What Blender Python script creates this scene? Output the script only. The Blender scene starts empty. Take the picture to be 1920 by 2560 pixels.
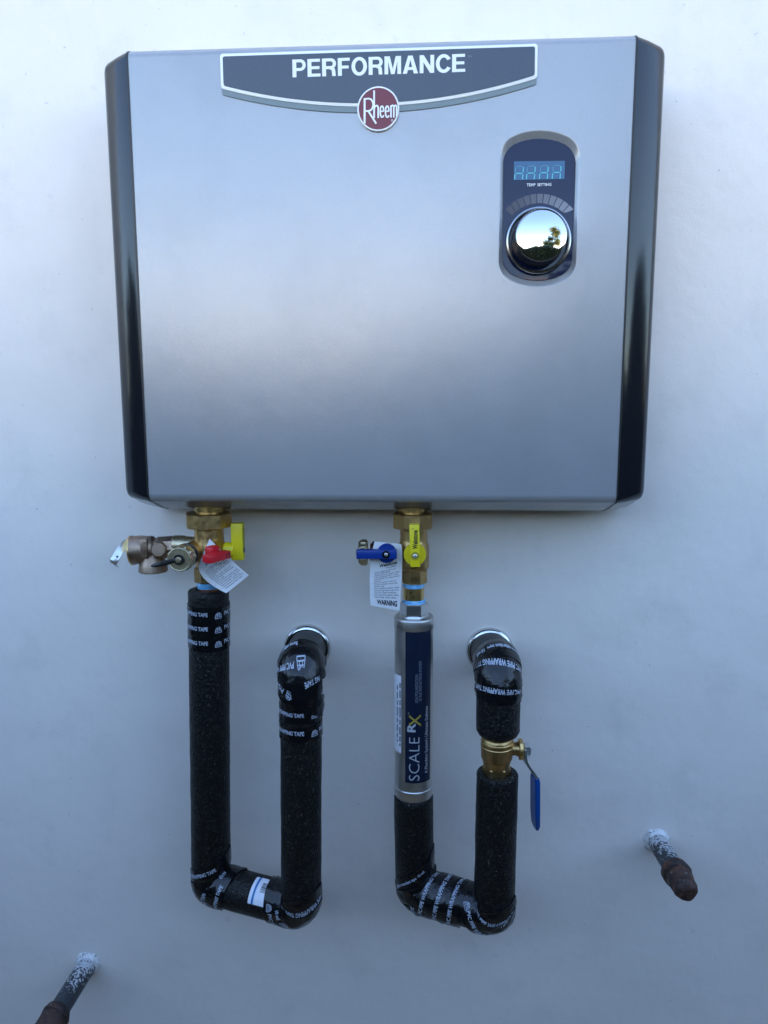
import bpy, bmesh, math, random
import numpy as np
from mathutils import Vector, Matrix, noise

random.seed(7)
C = bpy.context.scene.collection
SC = bpy.context.scene

# ------------------------------------------------------------------ camera
YAW, PITCH, ROLL = 0.05555451, -0.13825132, 0.00236049
CAM = Vector((0.03912234, -0.71203355, -0.11286585))
FPX = 1780.0
ROT = Matrix.Rotation(YAW, 3, 'Z') @ Matrix.Rotation(PITCH, 3, 'X') @ Matrix.Rotation(ROLL, 3, 'Y')
cd = bpy.data.cameras.new('camera')
cd.sensor_fit = 'HORIZONTAL'
cd.sensor_width = 36.0
cd.lens = FPX / 1920 * 36
cd.clip_start = 0.01
cd.clip_end = 500
cam = bpy.data.objects.new('camera', cd)
C.objects.link(cam)
cm = Matrix((ROT.col[0], ROT.col[2], -ROT.col[1])).transposed()
cam.matrix_world = Matrix.Translation(CAM) @ cm.to_4x4()
SC.camera = cam

# ------------------------------------------------------------------ sky, sun, exposure
SUN_EL, SUN_AZ = math.radians(50), math.radians(14)      # azimuth from +Y (behind the wall) towards +X
w = bpy.data.worlds.new('World')
SC.world = w
w.use_nodes = True
nt = w.node_tree
sky = nt.nodes.new('ShaderNodeTexSky')
sky.sky_type = 'NISHITA'
sky.sun_disc = False
sky.sun_elevation = SUN_EL
sky.sun_rotation = SUN_AZ
sky.air_density = 1.0
sky.dust_density = 0.1
sky.ozone_density = 1.0
nt.links.new(sky.outputs[0], nt.nodes['Background'].inputs['Color'])
nt.nodes['Background'].inputs['Strength'].default_value = 0.135
sd = bpy.data.lights.new('sun', 'SUN')
sd.energy = 5.0
sd.angle = math.radians(0.5)
sd.color = (1.0, 0.94, 0.85)
sun = bpy.data.objects.new('sun', sd)
C.objects.link(sun)
sdir = Vector((math.sin(SUN_AZ) * math.cos(SUN_EL), math.cos(SUN_AZ) * math.cos(SUN_EL), math.sin(SUN_EL)))
sun.rotation_euler = (-sdir).to_track_quat('-Z', 'Y').to_euler()
sun.location = sdir * 20
SC.view_settings.view_transform = 'Standard'
SC.view_settings.look = 'None'
SC.view_settings.exposure = 2.54
SC.view_settings.gamma = 1.0


# ------------------------------------------------------------------ helpers
def P(px, py, d):
    """point of the photograph (1920 x 2560) at distance d in front of the wall"""
    r = ROT @ Vector(((px - 960) / FPX, 1.0, -(py - 1280) / FPX))
    t = (-d - CAM.y) / r.y
    return CAM + r * t


def px_size(n, px, py, d):
    """length in metres of n picture pixels at that place"""
    p = P(px, py, d)
    return n / FPX * (ROT.transposed() @ (p - CAM)).y


def mat(name, color, rough=0.5, metal=0.0, bump=None, vary=None, spec=None, coat=None, rvary=None, emit=None, aniso=None):
    """bump: list of (scale, strength, distance, kind); vary: (scale, colour2, lo, hi, detail)"""
    m = bpy.data.materials.new(name)
    m.use_nodes = True
    t = m.node_tree
    b = t.nodes['Principled BSDF']
    b.inputs['Base Color'].default_value = (*color, 1)
    b.inputs['Roughness'].default_value = rough
    b.inputs['Metallic'].default_value = metal
    if spec is not None:
        b.inputs['Specular IOR Level'].default_value = spec
    if coat:
        b.inputs['Coat Weight'].default_value = coat[0]
        b.inputs['Coat Roughness'].default_value = coat[1]
    tc = t.nodes.new('ShaderNodeTexCoord')
    if vary:
        prev = None
        for sc_, c2, lo, hi, det in vary:
            n = t.nodes.new('ShaderNodeTexNoise')
            n.inputs['Scale'].default_value = sc_
            n.inputs['Detail'].default_value = det
            n.inputs['Roughness'].default_value = 0.6
            t.links.new(tc.outputs['Object'], n.inputs['Vector'])
            r = t.nodes.new('ShaderNodeMapRange')
            r.inputs['From Min'].default_value = lo
            r.inputs['From Max'].default_value = hi
            t.links.new(n.outputs['Fac'], r.inputs['Value'])
            mx = t.nodes.new('ShaderNodeMix')
            mx.data_type = 'RGBA'
            mx.inputs[6].default_value = (*color, 1)
            mx.inputs[7].default_value = (*c2, 1)
            t.links.new(r.outputs[0], mx.inputs[0])
            if prev is not None:
                t.links.new(prev, mx.inputs[6])
            prev = mx.outputs[2]
        t.links.new(prev, b.inputs['Base Color'])
    if rvary:
        n = t.nodes.new('ShaderNodeTexNoise')
        n.inputs['Scale'].default_value = rvary[0]
        n.inputs['Detail'].default_value = 4
        t.links.new(tc.outputs['Object'], n.inputs['Vector'])
        r = t.nodes.new('ShaderNodeMapRange')
        r.inputs['From Min'].default_value = 0.3
        r.inputs['From Max'].default_value = 0.7
        r.inputs['To Min'].default_value = rvary[1]
        r.inputs['To Max'].default_value = rvary[2]
        t.links.new(n.outputs['Fac'], r.inputs['Value'])
        t.links.new(r.outputs[0], b.inputs['Roughness'])
    if bump:
        prev = None
        for sc_, st, dist, kind in bump:
            if kind == 'voronoi':
                n = t.nodes.new('ShaderNodeTexVoronoi')
                n.feature = 'SMOOTH_F1'
                n.inputs['Scale'].default_value = sc_
                out = n.outputs['Distance']
            else:
                n = t.nodes.new('ShaderNodeTexNoise')
                n.inputs['Scale'].default_value = sc_
                n.inputs['Detail'].default_value = 4
                out = n.outputs['Fac']
            t.links.new(tc.outputs['Object'], n.inputs['Vector'])
            bp = t.nodes.new('ShaderNodeBump')
            bp.inputs['Strength'].default_value = st
            bp.inputs['Distance'].default_value = dist
            t.links.new(out, bp.inputs['Height'])
            if prev is not None:
                t.links.new(prev, bp.inputs['Normal'])
            prev = bp.outputs['Normal']
        t.links.new(prev, b.inputs['Normal'])
    if emit:
        b.inputs['Emission Color'].default_value = (*emit[0], 1)
        b.inputs['Emission Strength'].default_value = emit[1]
    return m


M = {}
M['wall'] = mat('painted_render', (0.855, 0.785, 0.715), 0.62,
                bump=[(70, 0.32, 0.0010, 'noise'), (520, 0.45, 0.0004, 'noise'), (6, 0.6, 0.010, 'noise')],
                vary=[(3.5, (0.79, 0.73, 0.668), 0.42, 0.70, 7), (14, (0.77, 0.71, 0.65), 0.54, 0.75, 7), (38, (0.66, 0.61, 0.56), 0.66, 0.82, 7), (150, (0.58, 0.54, 0.50), 0.68, 0.76, 3), (9, (0.72, 0.665, 0.61), 0.68, 0.85, 8)], spec=0.3)
M['silver'] = mat('metallic_silver_paint', (0.345, 0.357, 0.372), 0.22, 0.32, spec=0.25, rvary=(9, 0.195, 0.25),
                  bump=[(1500, 0.32, 0.0003, 'noise'), (16, 0.10, 0.004, 'noise')], vary=[(1000, (0.41, 0.422, 0.435), 0.54, 0.74, 3), (11, (0.32, 0.33, 0.342), 0.5, 0.75, 5)])
M['cap'] = mat('dark_gloss_plastic', (0.010, 0.011, 0.014), 0.12, 0.0, bump=[(30, 0.06, 0.002, 'noise')], spec=0.42)
M['rubber'] = mat('black_rubber', (0.012, 0.012, 0.012), 0.4)
M['slate'] = mat('slate_print', (0.045, 0.066, 0.098), 0.4, vary=[(1500, (0.06, 0.085, 0.12), 0.5, 0.7, 2)])
M['teal_grey'] = mat('teal_grey_print', (0.16, 0.21, 0.225), 0.4)
M['white_print'] = mat('white_print', (0.80, 0.82, 0.82), 0.4)
M['faint_print'] = mat('faint_print', (0.16, 0.18, 0.21), 0.4)
M['badge_red'] = mat('badge_red', (0.15, 0.012, 0.028), 0.35)
M['panel'] = mat('glossy_navy_panel', (0.008, 0.013, 0.048), 0.035, spec=0.27)
M['screen'] = mat('display_blue', (0.010, 0.05, 0.13), 0.12, emit=((0.03, 0.15, 0.32), 0.05))
M['digit'] = mat('display_digit', (0.03, 0.24, 0.30), 0.3, emit=((0.09, 0.45, 0.56), 0.085))
M['digit_dim'] = mat('display_digit_dim', (0.02, 0.12, 0.19), 0.3, emit=((0.05, 0.25, 0.40), 0.06))
M['chrome'] = mat('chrome', (0.66, 0.67, 0.69), 0.02, 1.0)
M['flange'] = mat('dulled_chrome', (0.70, 0.70, 0.70), 0.13, 1.0, rvary=(60, 0.08, 0.22))
M['satin'] = mat('satin_ring', (0.42, 0.42, 0.42), 0.25, 1.0)
M['dark_metal'] = mat('dark_metal', (0.10, 0.10, 0.10), 0.25, 1.0)
M['brass'] = mat('cast_brass', (0.58, 0.385, 0.165), 0.36, 1.0, bump=[(700, 0.3, 0.0004, 'noise')],
                 vary=[(120, (0.42, 0.27, 0.11), 0.5, 0.75, 4)], rvary=(150, 0.28, 0.5))
M['bright_brass'] = mat('machined_brass', (0.72, 0.50, 0.20), 0.3, 1.0, rvary=(200, 0.26, 0.42))
M['bronze'] = mat('cast_bronze', (0.42, 0.305, 0.225), 0.45, 1.0, bump=[(600, 0.45, 0.0005, 'noise')],
                  vary=[(90, (0.30, 0.21, 0.15), 0.45, 0.7, 4)])
M['cap_brass'] = mat('dull_brass', (0.60, 0.51, 0.33), 0.40, 1.0, bump=[(900, 0.3, 0.0003, 'noise')],
                     vary=[(150, (0.44, 0.36, 0.22), 0.5, 0.75, 4)])
M['copper'] = mat('copper_pipe', (0.52, 0.24, 0.15), 0.32, 1.0, vary=[(150, (0.30, 0.14, 0.09), 0.5, 0.7, 4)])
M['zinc'] = mat('zinc_plate', (0.70, 0.72, 0.73), 0.32, 1.0, rvary=(120, 0.25, 0.45))
M['steel'] = mat('stainless_steel', (0.62, 0.595, 0.56), 0.40, 1.0, bump=[(500, 0.08, 0.0003, 'noise')], rvary=(60, 0.36, 0.5))
M['bright_steel'] = mat('bright_steel', (0.70, 0.70, 0.70), 0.3, 1.0)
M['red'] = mat('red_plastic', (0.60, 0.012, 0.022), 0.35, bump=[(400, 0.15, 0.0003, 'noise')])
M['yellow'] = mat('yellow_plastic', (0.80, 0.66, 0.015), 0.38, bump=[(400, 0.15, 0.0003, 'noise')])
M['blue'] = mat('blue_plastic', (0.004, 0.036, 0.24), 0.35, bump=[(400, 0.15, 0.0003, 'noise')])
M['grip_blue'] = mat('blue_vinyl', (0.003, 0.055, 0.24), 0.30, bump=[(200, 0.1, 0.0004, 'noise')])
M['ptfe'] = mat('blue_thread_tape', (0.16, 0.47, 0.80), 0.45, bump=[(500, 0.4, 0.0005, 'noise')], vary=[(220, (0.40, 0.66, 0.86), 0.5, 0.7, 3)])
M['foam'] = mat('black_pipe_foam', (0.0042, 0.0042, 0.0042), 0.42, bump=[(600, 1.0, 0.0009, 'voronoi'), (1100, 0.5, 0.0005, 'noise')],
                vary=[(330, (0.022, 0.021, 0.019), 0.50, 0.66, 3), (520, (0.16, 0.145, 0.12), 0.66, 0.72, 2)], spec=0.27)
M['tape'] = mat('black_pvc_tape', (0.005, 0.005, 0.006), 0.22, bump=[(120, 0.6, 0.0016, 'noise'), (40, 0.6, 0.0035, 'noise')], spec=0.5)
M['tape_print'] = mat('tape_print', (0.42, 0.46, 0.54), 0.4, vary=[(300, (0.20, 0.22, 0.27), 0.60, 0.78, 3)])
M['tag'] = mat('tag_card', (0.74, 0.74, 0.75), 0.55, bump=[(40, 0.2, 0.001, 'noise')])
M['ink'] = mat('black_ink', (0.014, 0.014, 0.016), 0.5)
M['grey_ink'] = mat('grey_ink', (0.085, 0.085, 0.10), 0.5)
M['label_navy'] = mat('navy_label', (0.004, 0.010, 0.030), 0.4)
M['label_text'] = mat('pale_label_print', (0.42, 0.44, 0.48), 0.4)
M['label_dim'] = mat('dim_label_print', (0.20, 0.22, 0.27), 0.4)
M['gold'] = mat('gold_print', (0.36, 0.27, 0.05), 0.4)
M['sticker'] = mat('white_sticker', (0.76, 0.77, 0.82), 0.35)
M['sticker_blue'] = mat('blue_stripe', (0.012, 0.17, 0.42), 0.35)
M['caulk'] = mat('white_caulk', (0.74, 0.735, 0.72), 0.6, bump=[(250, 0.9, 0.0018, 'noise')], vary=[(170, (0.50, 0.49, 0.47), 0.48, 0.62, 5), (260, (0.20, 0.20, 0.20), 0.60, 0.66, 3)])
M['rust'] = mat('rusty_iron', (0.062, 0.030, 0.020), 0.6, 0.1, bump=[(180, 0.9, 0.0016, 'noise'), (700, 0.6, 0.0006, 'noise')],
                vary=[(60, (0.020, 0.011, 0.009), 0.42, 0.60, 6), (75, (0.17, 0.060, 0.026), 0.54, 0.68, 6), (130, (0.24, 0.22, 0.20), 0.62, 0.74, 6)])
M['galv'] = mat('painted_galvanised', (0.055, 0.057, 0.062), 0.42, 0.5, bump=[(260, 0.6, 0.0009, 'noise')])
M['hedge'] = mat('hedge_leaf', (0.035, 0.075, 0.022), 0.45, vary=[(3, (0.07, 0.11, 0.03), 0.4, 0.7, 3)])
M['twigs'] = mat('hedge_twigs', (0.018, 0.022, 0.010), 0.9)
M['leaf'] = mat('tree_leaf', (0.10, 0.115, 0.025), 0.5, vary=[(3, (0.15, 0.14, 0.03), 0.4, 0.7, 3)])
M['dark_leaf'] = mat('dark_tree_leaf', (0.022, 0.042, 0.016), 0.45)
M['bark'] = mat('bark', (0.10, 0.075, 0.05), 0.8, bump=[(20, 0.6, 0.01, 'noise')])
M['house_wall'] = mat('house_render', (0.40, 0.39, 0.37), 0.8, vary=[(4, (0.35, 0.34, 0.32), 0.4, 0.7, 4)])
M['roof'] = mat('pale_roof', (0.66, 0.57, 0.45), 0.8, vary=[(3, (0.57, 0.48, 0.37), 0.4, 0.7, 5)])
M['white_wood'] = mat('white_trim', (0.80, 0.79, 0.76), 0.5)
M['glass'] = mat('window_glass', (0.02, 0.025, 0.03), 0.03)
M['soil'] = mat('sandy_concrete', (0.36, 0.285, 0.19), 0.9, bump=[(30, 0.6, 0.02, 'noise')], vary=[(2, (0.29, 0.23, 0.15), 0.4, 0.6, 5)])


def galv_paint():
    """white overspray on the pipe stubs: dense at the wall, thinning to flecks"""
    t = M['galv'].node_tree
    b = t.nodes['Principled BSDF']
    tc = t.nodes.new('ShaderNodeTexCoord')
    sx = t.nodes.new('ShaderNodeSeparateXYZ')
    t.links.new(tc.outputs['Object'], sx.inputs[0])
    n = t.nodes.new('ShaderNodeTexNoise')
    n.inputs['Scale'].default_value = 420
    n.inputs['Detail'].default_value = 3
    t.links.new(tc.outputs['Object'], n.inputs['Vector'])
    n2 = t.nodes.new('ShaderNodeTexNoise')
    n2.inputs['Scale'].default_value = 90
    t.links.new(tc.outputs['Object'], n2.inputs['Vector'])
    # object y runs from 0 at the wall to about -0.06; upper side of the pipe took more paint
    ad = t.nodes.new('ShaderNodeMath'); ad.operation = 'MULTIPLY_ADD'
    ad.inputs[1].default_value = 7.0
    ad.inputs[2].default_value = 0.17
    t.links.new(sx.outputs['Y'], ad.inputs[0])
    ad2 = t.nodes.new('ShaderNodeMath'); ad2.operation = 'MULTIPLY_ADD'
    ad2.inputs[1].default_value = 11.0
    t.links.new(sx.outputs['Z'], ad2.inputs[0])
    t.links.new(ad.outputs[0], ad2.inputs[2])
    a3 = t.nodes.new('ShaderNodeMath'); a3.operation = 'ADD'
    t.links.new(ad2.outputs[0], a3.inputs[0]); t.links.new(n.outputs['Fac'], a3.inputs[1])
    a4 = t.nodes.new('ShaderNodeMath'); a4.operation = 'MULTIPLY_ADD'; a4.inputs[1].default_value = 0.45
    t.links.new(n2.outputs['Fac'], a4.inputs[0]); t.links.new(a3.outputs[0], a4.inputs[2])
    r = t.nodes.new('ShaderNodeMapRange')
    r.inputs['From Min'].default_value = 0.76
    r.inputs['From Max'].default_value = 0.90
    t.links.new(a4.outputs[0], r.inputs['Value'])
    mx = t.nodes.new('ShaderNodeMix'); mx.data_type = 'RGBA'
    mx.inputs[6].default_value = (0.055, 0.057, 0.064, 1)
    mx.inputs[7].default_value = (0.60, 0.62, 0.65, 1)
    t.links.new(r.outputs[0], mx.inputs[0])
    t.links.new(mx.outputs[2], b.inputs['Base Color'])


galv_paint()


def thing(name, label, cat, loc, group=None):
    o = bpy.data.objects.new(name, None)
    o.empty_display_size = 0.02
    C.objects.link(o)
    o.location = loc
    o['label'] = label
    o['category'] = cat
    if group:
        o['group'] = group
    return o


def root_loc(p):
    while p is not None and p.parent is not None:
        p = p.parent
    return p.location if p is not None else Vector((0, 0, 0))


def link(name, bm, m, parent=None, smooth=35, kind=None, label=None):
    """bm is in world coordinates"""
    if parent is not None:
        bmesh.ops.translate(bm, verts=bm.verts, vec=-root_loc(parent))
    me = bpy.data.meshes.new(name)
    bm.normal_update()
    bm.to_mesh(me)
    bm.free()
    if smooth:
        me.polygons.foreach_set('use_smooth', [True] * len(me.polygons))
        me.set_sharp_from_angle(angle=math.radians(smooth))
    me.materials.append(m)
    o = bpy.data.objects.new(name, me)
    C.objects.link(o)
    if parent is not None:
        o.parent = parent
    if kind:
        o['kind'] = kind
    if label:
        o['label'] = label
    return o


def frame_of(axis, ref=None):
    a = axis.normalized()
    r = ref or Vector((0, -1, 0))
    u = r - a * r.dot(a)
    if u.length < 1e-4:
        r = Vector((0, 0, 1))
        u = r - a * r.dot(a)
    u.normalize()
    return a, u, a.cross(u)


def lathe(bm, org, axis, prof, n=32, ref=None, ang=0.0, cap=True):
    """prof: list of (s along axis, radius)"""
    a, u, v = frame_of(axis, ref)
    rings = []
    for s, r in prof:
        ring = []
        for i in range(n):
            th = ang + 2 * math.pi * i / n
            ring.append(bm.verts.new(org + a * s + (u * math.cos(th) + v * math.sin(th)) * r))
        rings.append(ring)
    for k in range(len(rings) - 1):
        for i in range(n):
            j = (i + 1) % n
            bm.faces.new((rings[k][i], rings[k][j], rings[k + 1][j], rings[k + 1][i]))
    if cap:
        bm.faces.new(list(reversed(rings[0])))
        bm.faces.new(rings[-1])
    return bm


def lathe_bm(*a, **k):
    bm = bmesh.new()
    lathe(bm, *a, **k)
    bmesh.ops.recalc_face_normals(bm, faces=bm.faces)
    return bm


def rprof(s0, s1, r, c):
    """cylinder profile with chamfered ends"""
    return [(s0, r - c), (s0 + c * 0.3, r - c * 0.3), (s0 + c, r), (s1 - c, r), (s1 - c * 0.3, r - c * 0.3), (s1, r - c)]


def box_bm(cen, ax, ay, az, bev=0.0, seg=2):
    """oriented box from a centre and three half-axis vectors"""
    bm = bmesh.new()
    vs = [bm.verts.new(cen + ax * i + ay * j + az * k) for i in (-1, 1) for j in (-1, 1) for k in (-1, 1)]
    for f in ((0, 1, 3, 2), (4, 6, 7, 5), (0, 4, 5, 1), (2, 3, 7, 6), (0, 2, 6, 4), (1, 5, 7, 3)):
        bm.faces.new([vs[i] for i in f])
    bmesh.ops.recalc_face_normals(bm, faces=bm.faces)
    if bev:
        bmesh.ops.bevel(bm, geom=bm.edges[:], offset=bev, segments=seg, affect='EDGES', profile=0.5)
    return bm


def prism_bm(pts, vec, bev=0.0, seg=2):
    """closed outline pts (world) extruded by vec; the far rim bevelled"""
    bm = bmesh.new()
    a = [bm.verts.new(p) for p in pts]
    b = [bm.verts.new(p + vec) for p in pts]
    n = len(pts)
    bm.faces.new(list(reversed(a)))
    top = bm.faces.new(b)
    for i in range(n):
        j = (i + 1) % n
        bm.faces.new((a[i], a[j], b[j], b[i]))
    bmesh.ops.recalc_face_normals(bm, faces=bm.faces)
    if bev:
        bmesh.ops.bevel(bm, geom=list(top.edges), offset=bev, segments=seg, affect='EDGES', profile=0.5)
    return bm


def join_bm(bm, other):
    me = bpy.data.meshes.new('tmp')
    other.to_mesh(me)
    other.free()
    bm.from_mesh(me)
    bpy.data.meshes.remove(me)
    return bm


_tc = {}
_cap = None


def text_geo(s, off=0.0):
    """flat letters, capital height 1, starting at x 0 on baseline 0: (verts, faces)"""
    global _cap
    if (s, off) in _tc:
        return _tc[(s, off)]

    def raw(q, of):
        cu = bpy.data.curves.new('t', 'FONT')
        cu.body = q
        cu.offset = of
        cu.resolution_u = 3
        o = bpy.data.objects.new('t', cu)
        C.objects.link(o)
        dg = bpy.context.evaluated_depsgraph_get()
        me = bpy.data.meshes.new_from_object(o.evaluated_get(dg))
        v = [tuple(x.co) for x in me.vertices]
        f = [tuple(p.vertices) for p in me.polygons]
        bpy.data.objects.remove(o)
        bpy.data.curves.remove(cu)
        bpy.data.meshes.remove(me)
        return v, f
    if _cap is None:
        v, f = raw('H', 0)
        _cap = max(x[1] for x in v) - min(x[1] for x in v)
    v, f = raw(s, off)
    x0 = min(x[0] for x in v)
    v = [((x[0] - x0) / _cap, x[1] / _cap) for x in v]
    _tc[(s, off)] = (v, f)
    return v, f


def text_w(s, off=0.0):
    return max(x[0] for x in text_geo(s, off)[0])


def flat_text(bm, s, pl, pr, cap, d, off=0.0, thick=0.0):
    """letters on the plane d in front of the wall: baseline from picture point pl to pr, capital height cap in metres"""
    v, f = text_geo(s, off)
    A, B = P(*pl, d), P(*pr, d)
    xd = (B - A).normalized()
    yd = Vector((0, -1, 0)).cross(xd)
    yd = -yd if yd.z < 0 else yd
    sx = (B - A).length / text_w(s, off)
    vs = [bm.verts.new(A + xd * (x * sx) + yd * (y * cap)) for x, y in v]
    for q in f:
        try:
            bm.faces.new([vs[i] for i in q])
        except ValueError:
            pass
    return bm


def map_text(bm, s, fn, x0, y0, phi, cap, off=0.0, width=None, center=True, sub=0.0, flip=False):
    """letters laid out on a 2-D sheet (metres) and mapped by fn(x, y) -> world"""
    v, f = text_geo(s, off)
    w_ = text_w(s, off)
    sx = (width / w_) if width else cap
    t = bmesh.new()
    cx = w_ * sx / 2 if center else 0
    cy = cap / 2 if center else 0
    vs = [t.verts.new((x * sx - cx, y * cap - cy, 0)) for x, y in v]
    for q in f:
        try:
            t.faces.new([vs[i] for i in q])
        except ValueError:
            pass
    if sub:
        for axis, (lo, hi) in ((0, (-cx, w_ * sx - cx)), (1, (-cap, cap))):
            k = lo + sub
            while k < hi:
                co = [0, 0, 0]; no = [0, 0, 0]
                co[axis] = k; no[axis] = 1
                bmesh.ops.bisect_plane(t, geom=t.verts[:] + t.edges[:] + t.faces[:], plane_co=co, plane_no=no)
                k += sub
    c, sn = math.cos(phi), math.sin(phi)
    t.verts.ensure_lookup_table()
    t.verts.index_update()
    new = [bm.verts.new(fn(x0 + p.co.x * c - p.co.y * sn, y0 + p.co.x * sn + p.co.y * c)) for p in t.verts]
    for q in t.faces:
        try:
            bm.faces.new([new[i.index] for i in q.verts])
        except ValueError:
            pass
    t.free()


class Tube:
    """a round tube swept along a path with rounded corners; surface point at (arc angle, length)"""
    def __init__(self, pts, r, bend, wob=0.0, seed=0, step=0.0035):
        self.r = r
        self.wob = wob
        self.seed = seed
        path = [pts[0].copy()]
        for i in range(1, len(pts) - 1):
            a, b, c = pts[i - 1], pts[i], pts[i + 1]
            br = bend[i - 1] if isinstance(bend, (list, tuple)) else bend
            d1, d2 = (a - b).normalized(), (c - b).normalized()
            path.append(b + d1 * br)
            for k in range(1, 9):
                t = k / 9
                path.append((b + d1 * br) * (1 - t) ** 2 + b * 2 * t * (1 - t) + (b + d2 * br) * t * t)
            path.append(b + d2 * br)
        path.append(pts[-1].copy())
        fine = [path[0]]
        for a, b in zip(path, path[1:]):
            n = max(1, int((b - a).length / step))
            for k in range(1, n + 1):
                fine.append(a.lerp(b, k / n))
        self.p = fine
        self.s = [0.0]
        for a, b in zip(fine, fine[1:]):
            self.s.append(self.s[-1] + (b - a).length)
        self.L = self.s[-1]
        self.t, self.f = [], []
        fr = Vector((0, -1, 0))
        for i in range(len(fine)):
            a = fine[max(0, i - 1)]
            b = fine[min(len(fine) - 1, i + 1)]
            t = (b - a).normalized()
            fr = (fr - t * fr.dot(t)).normalized()
            self.t.append(t)
            self.f.append(fr.copy())
        self._sa = np.array(self.s)

    def near(self, px, py, d, lo=0.0, hi=1e9):
        q = P(px, py, d)
        best = min((i for i in range(len(self.p)) if lo <= self.s[i] <= hi), key=lambda i: (self.p[i] - q).length)
        return self.s[best]

    def at(self, s):
        s = min(max(s, 0.0), self.L)
        i = int(min(max(np.searchsorted(self._sa, s) - 1, 0), len(self.p) - 2))
        k = (s - self.s[i]) / max(1e-9, self.s[i + 1] - self.s[i])
        t = self.t[i].lerp(self.t[i + 1], k).normalized()
        f = self.f[i].lerp(self.f[i + 1], k)
        f = (f - t * f.dot(t)).normalized()
        return self.p[i].lerp(self.p[i + 1], k), t, f

    def pt(self, th, s, up=0.0):
        c, t, f = self.at(s)
        side = f.cross(t)
        d = f * math.cos(th) + side * math.sin(th)
        r = self.r
        if self.wob:
            q = c + d * r
            r += self.wob * (noise.noise(q * 45 + Vector((self.seed, 0, 0))) + 0.5 * noise.noise(q * 130))
        return c + d * (r + up)

    def sleeve(self, s0, s1, inner=None, n=56, step=0.003, rnd=0.0022):
        bm = bmesh.new()
        ss = [(s0, -rnd), (s0 + rnd * 0.3, -rnd * 0.35), (s0 + rnd, 0)]
        k = max(2, int((s1 - s0) / step))
        ss += [(s0 + rnd + (s1 - s0 - 2 * rnd) * i / k, 0) for i in range(1, k)]
        ss += [(s1 - rnd, 0), (s1 - rnd * 0.3, -rnd * 0.35), (s1, -rnd)]
        if inner:
            ss = [(s0 + 0.006, inner - self.r), (s0, inner - self.r)] + ss + [(s1, inner - self.r), (s1 - 0.006, inner - self.r)]
        rings = [[bm.verts.new(self.pt(2 * math.pi * i / n, s, u)) for i in range(n)] for s, u in ss]
        for a, b in zip(rings, rings[1:]):
            for i in range(n):
                j = (i + 1) % n
                bm.faces.new((a[i], a[j], b[j], b[i]))
        bm.faces.new(rings[0]); bm.faces.new(rings[-1])
        bmesh.ops.recalc_face_normals(bm, faces=bm.faces)
        return bm

    def height(self, up, wr, seed):
        """how far the wrinkled tape stands off the tube at (x, y) along and across the strip"""
        return lambda x, y: (up + wr * (0.6 + noise.noise(Vector((x * 110, y * 330, seed * 7.3))))
                             + wr * 1.2 * max(0, noise.noise(Vector((x * 35 + y * 150, y * 30, seed + 50.0)))))

    def strip(self, th0, s0, phi, length, width, up, wr=0.0005, seed=0):
        """tape laid over the tube: centre (th0, s0), run at angle phi to the ring direction"""
        bm = bmesh.new()
        hf = self.height(up, wr, seed)
        nl, nw = max(8, int(length / 0.0022)), 8
        c, sn = math.cos(phi), math.sin(phi)
        g = []
        for lay in (0, 1):
            rows = []
            for i in range(nl + 1):
                row = []
                for j in range(nw + 1):
                    x = -length / 2 + length * i / nl
                    y = -width / 2 + width * j / nw
                    y += 0.0007 * noise.noise(Vector((x * 60, seed * 3.1 + (j > 4), 0)))
                    X, Y = x * c - y * sn, x * sn + y * c
                    h = hf(x, y)
                    if lay:
                        h = -0.0004
                    row.append(bm.verts.new(self.pt(th0 + X / self.r, s0 - Y, h)))
                rows.append(row)
            g.append(rows)
        for rows in g[:1]:
            for i in range(nl):
                for j in range(nw):
                    bm.faces.new((rows[i][j], rows[i + 1][j], rows[i + 1][j + 1], rows[i][j + 1]))
        A, B = g
        for i in range(nl):
            for j in (0, nw):
                bm.faces.new((A[i][j], A[i + 1][j], B[i + 1][j], B[i][j]))
        for j in range(nw):
            for i in (0, nl):
                bm.faces.new((A[i][j], A[i][j + 1], B[i][j + 1], B[i][j]))
        loose = [v for v in bm.verts if not v.link_faces]
        bmesh.ops.delete(bm, geom=loose, context='VERTS')
        bmesh.ops.recalc_face_normals(bm, faces=bm.faces)
        return bm

    def text(self, bm, s, th0, s0, phi, cap, up, off=0.02, width=None):
        fn = lambda x, y: self.pt(th0 + x / self.r, s0 - y, up)
        map_text(bm, s, fn, 0, 0, phi, cap, off=off, width=width, sub=0.0025)

    def mark(self, bm, fn, x0, y0, phi, size):
        """the little rounded-box emblem printed on the tape between the words"""
        c, sn = math.cos(phi), math.sin(phi)

        def stroke(pts, wd):
            for (ax, ay), (bx, by) in zip(pts, pts[1:]):
                dx, dy = bx - ax, by - ay
                l = math.hypot(dx, dy) or 1
                nx, ny = -dy / l * wd / 2, dx / l * wd / 2
                q = []
                for x, y in ((ax + nx, ay + ny), (bx + nx, by + ny), (bx - nx, by - ny), (ax - nx, ay - ny)):
                    x *= size; y *= size
                    q.append(bm.verts.new(fn(x0 + x * c - y * sn, y0 + x * sn + y * c)))
                bm.faces.new(q)
        stroke([(-.5, -.45), (.5, -.45), (.5, -.2), (-.5, -.2), (-.5, -.45)], .09)
        arc = [(math.cos(t) * .48, -.18 + math.sin(t) * .62) for t in [math.pi * k / 8 for k in range(9)]]
        stroke(arc, .09)
        stroke([(-.2, -.15), (-.2, .35), (0, .1), (.2, .38), (.2, -.15)], .08)
        stroke([(-.35, .05), (.35, .05)], .07)


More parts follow.
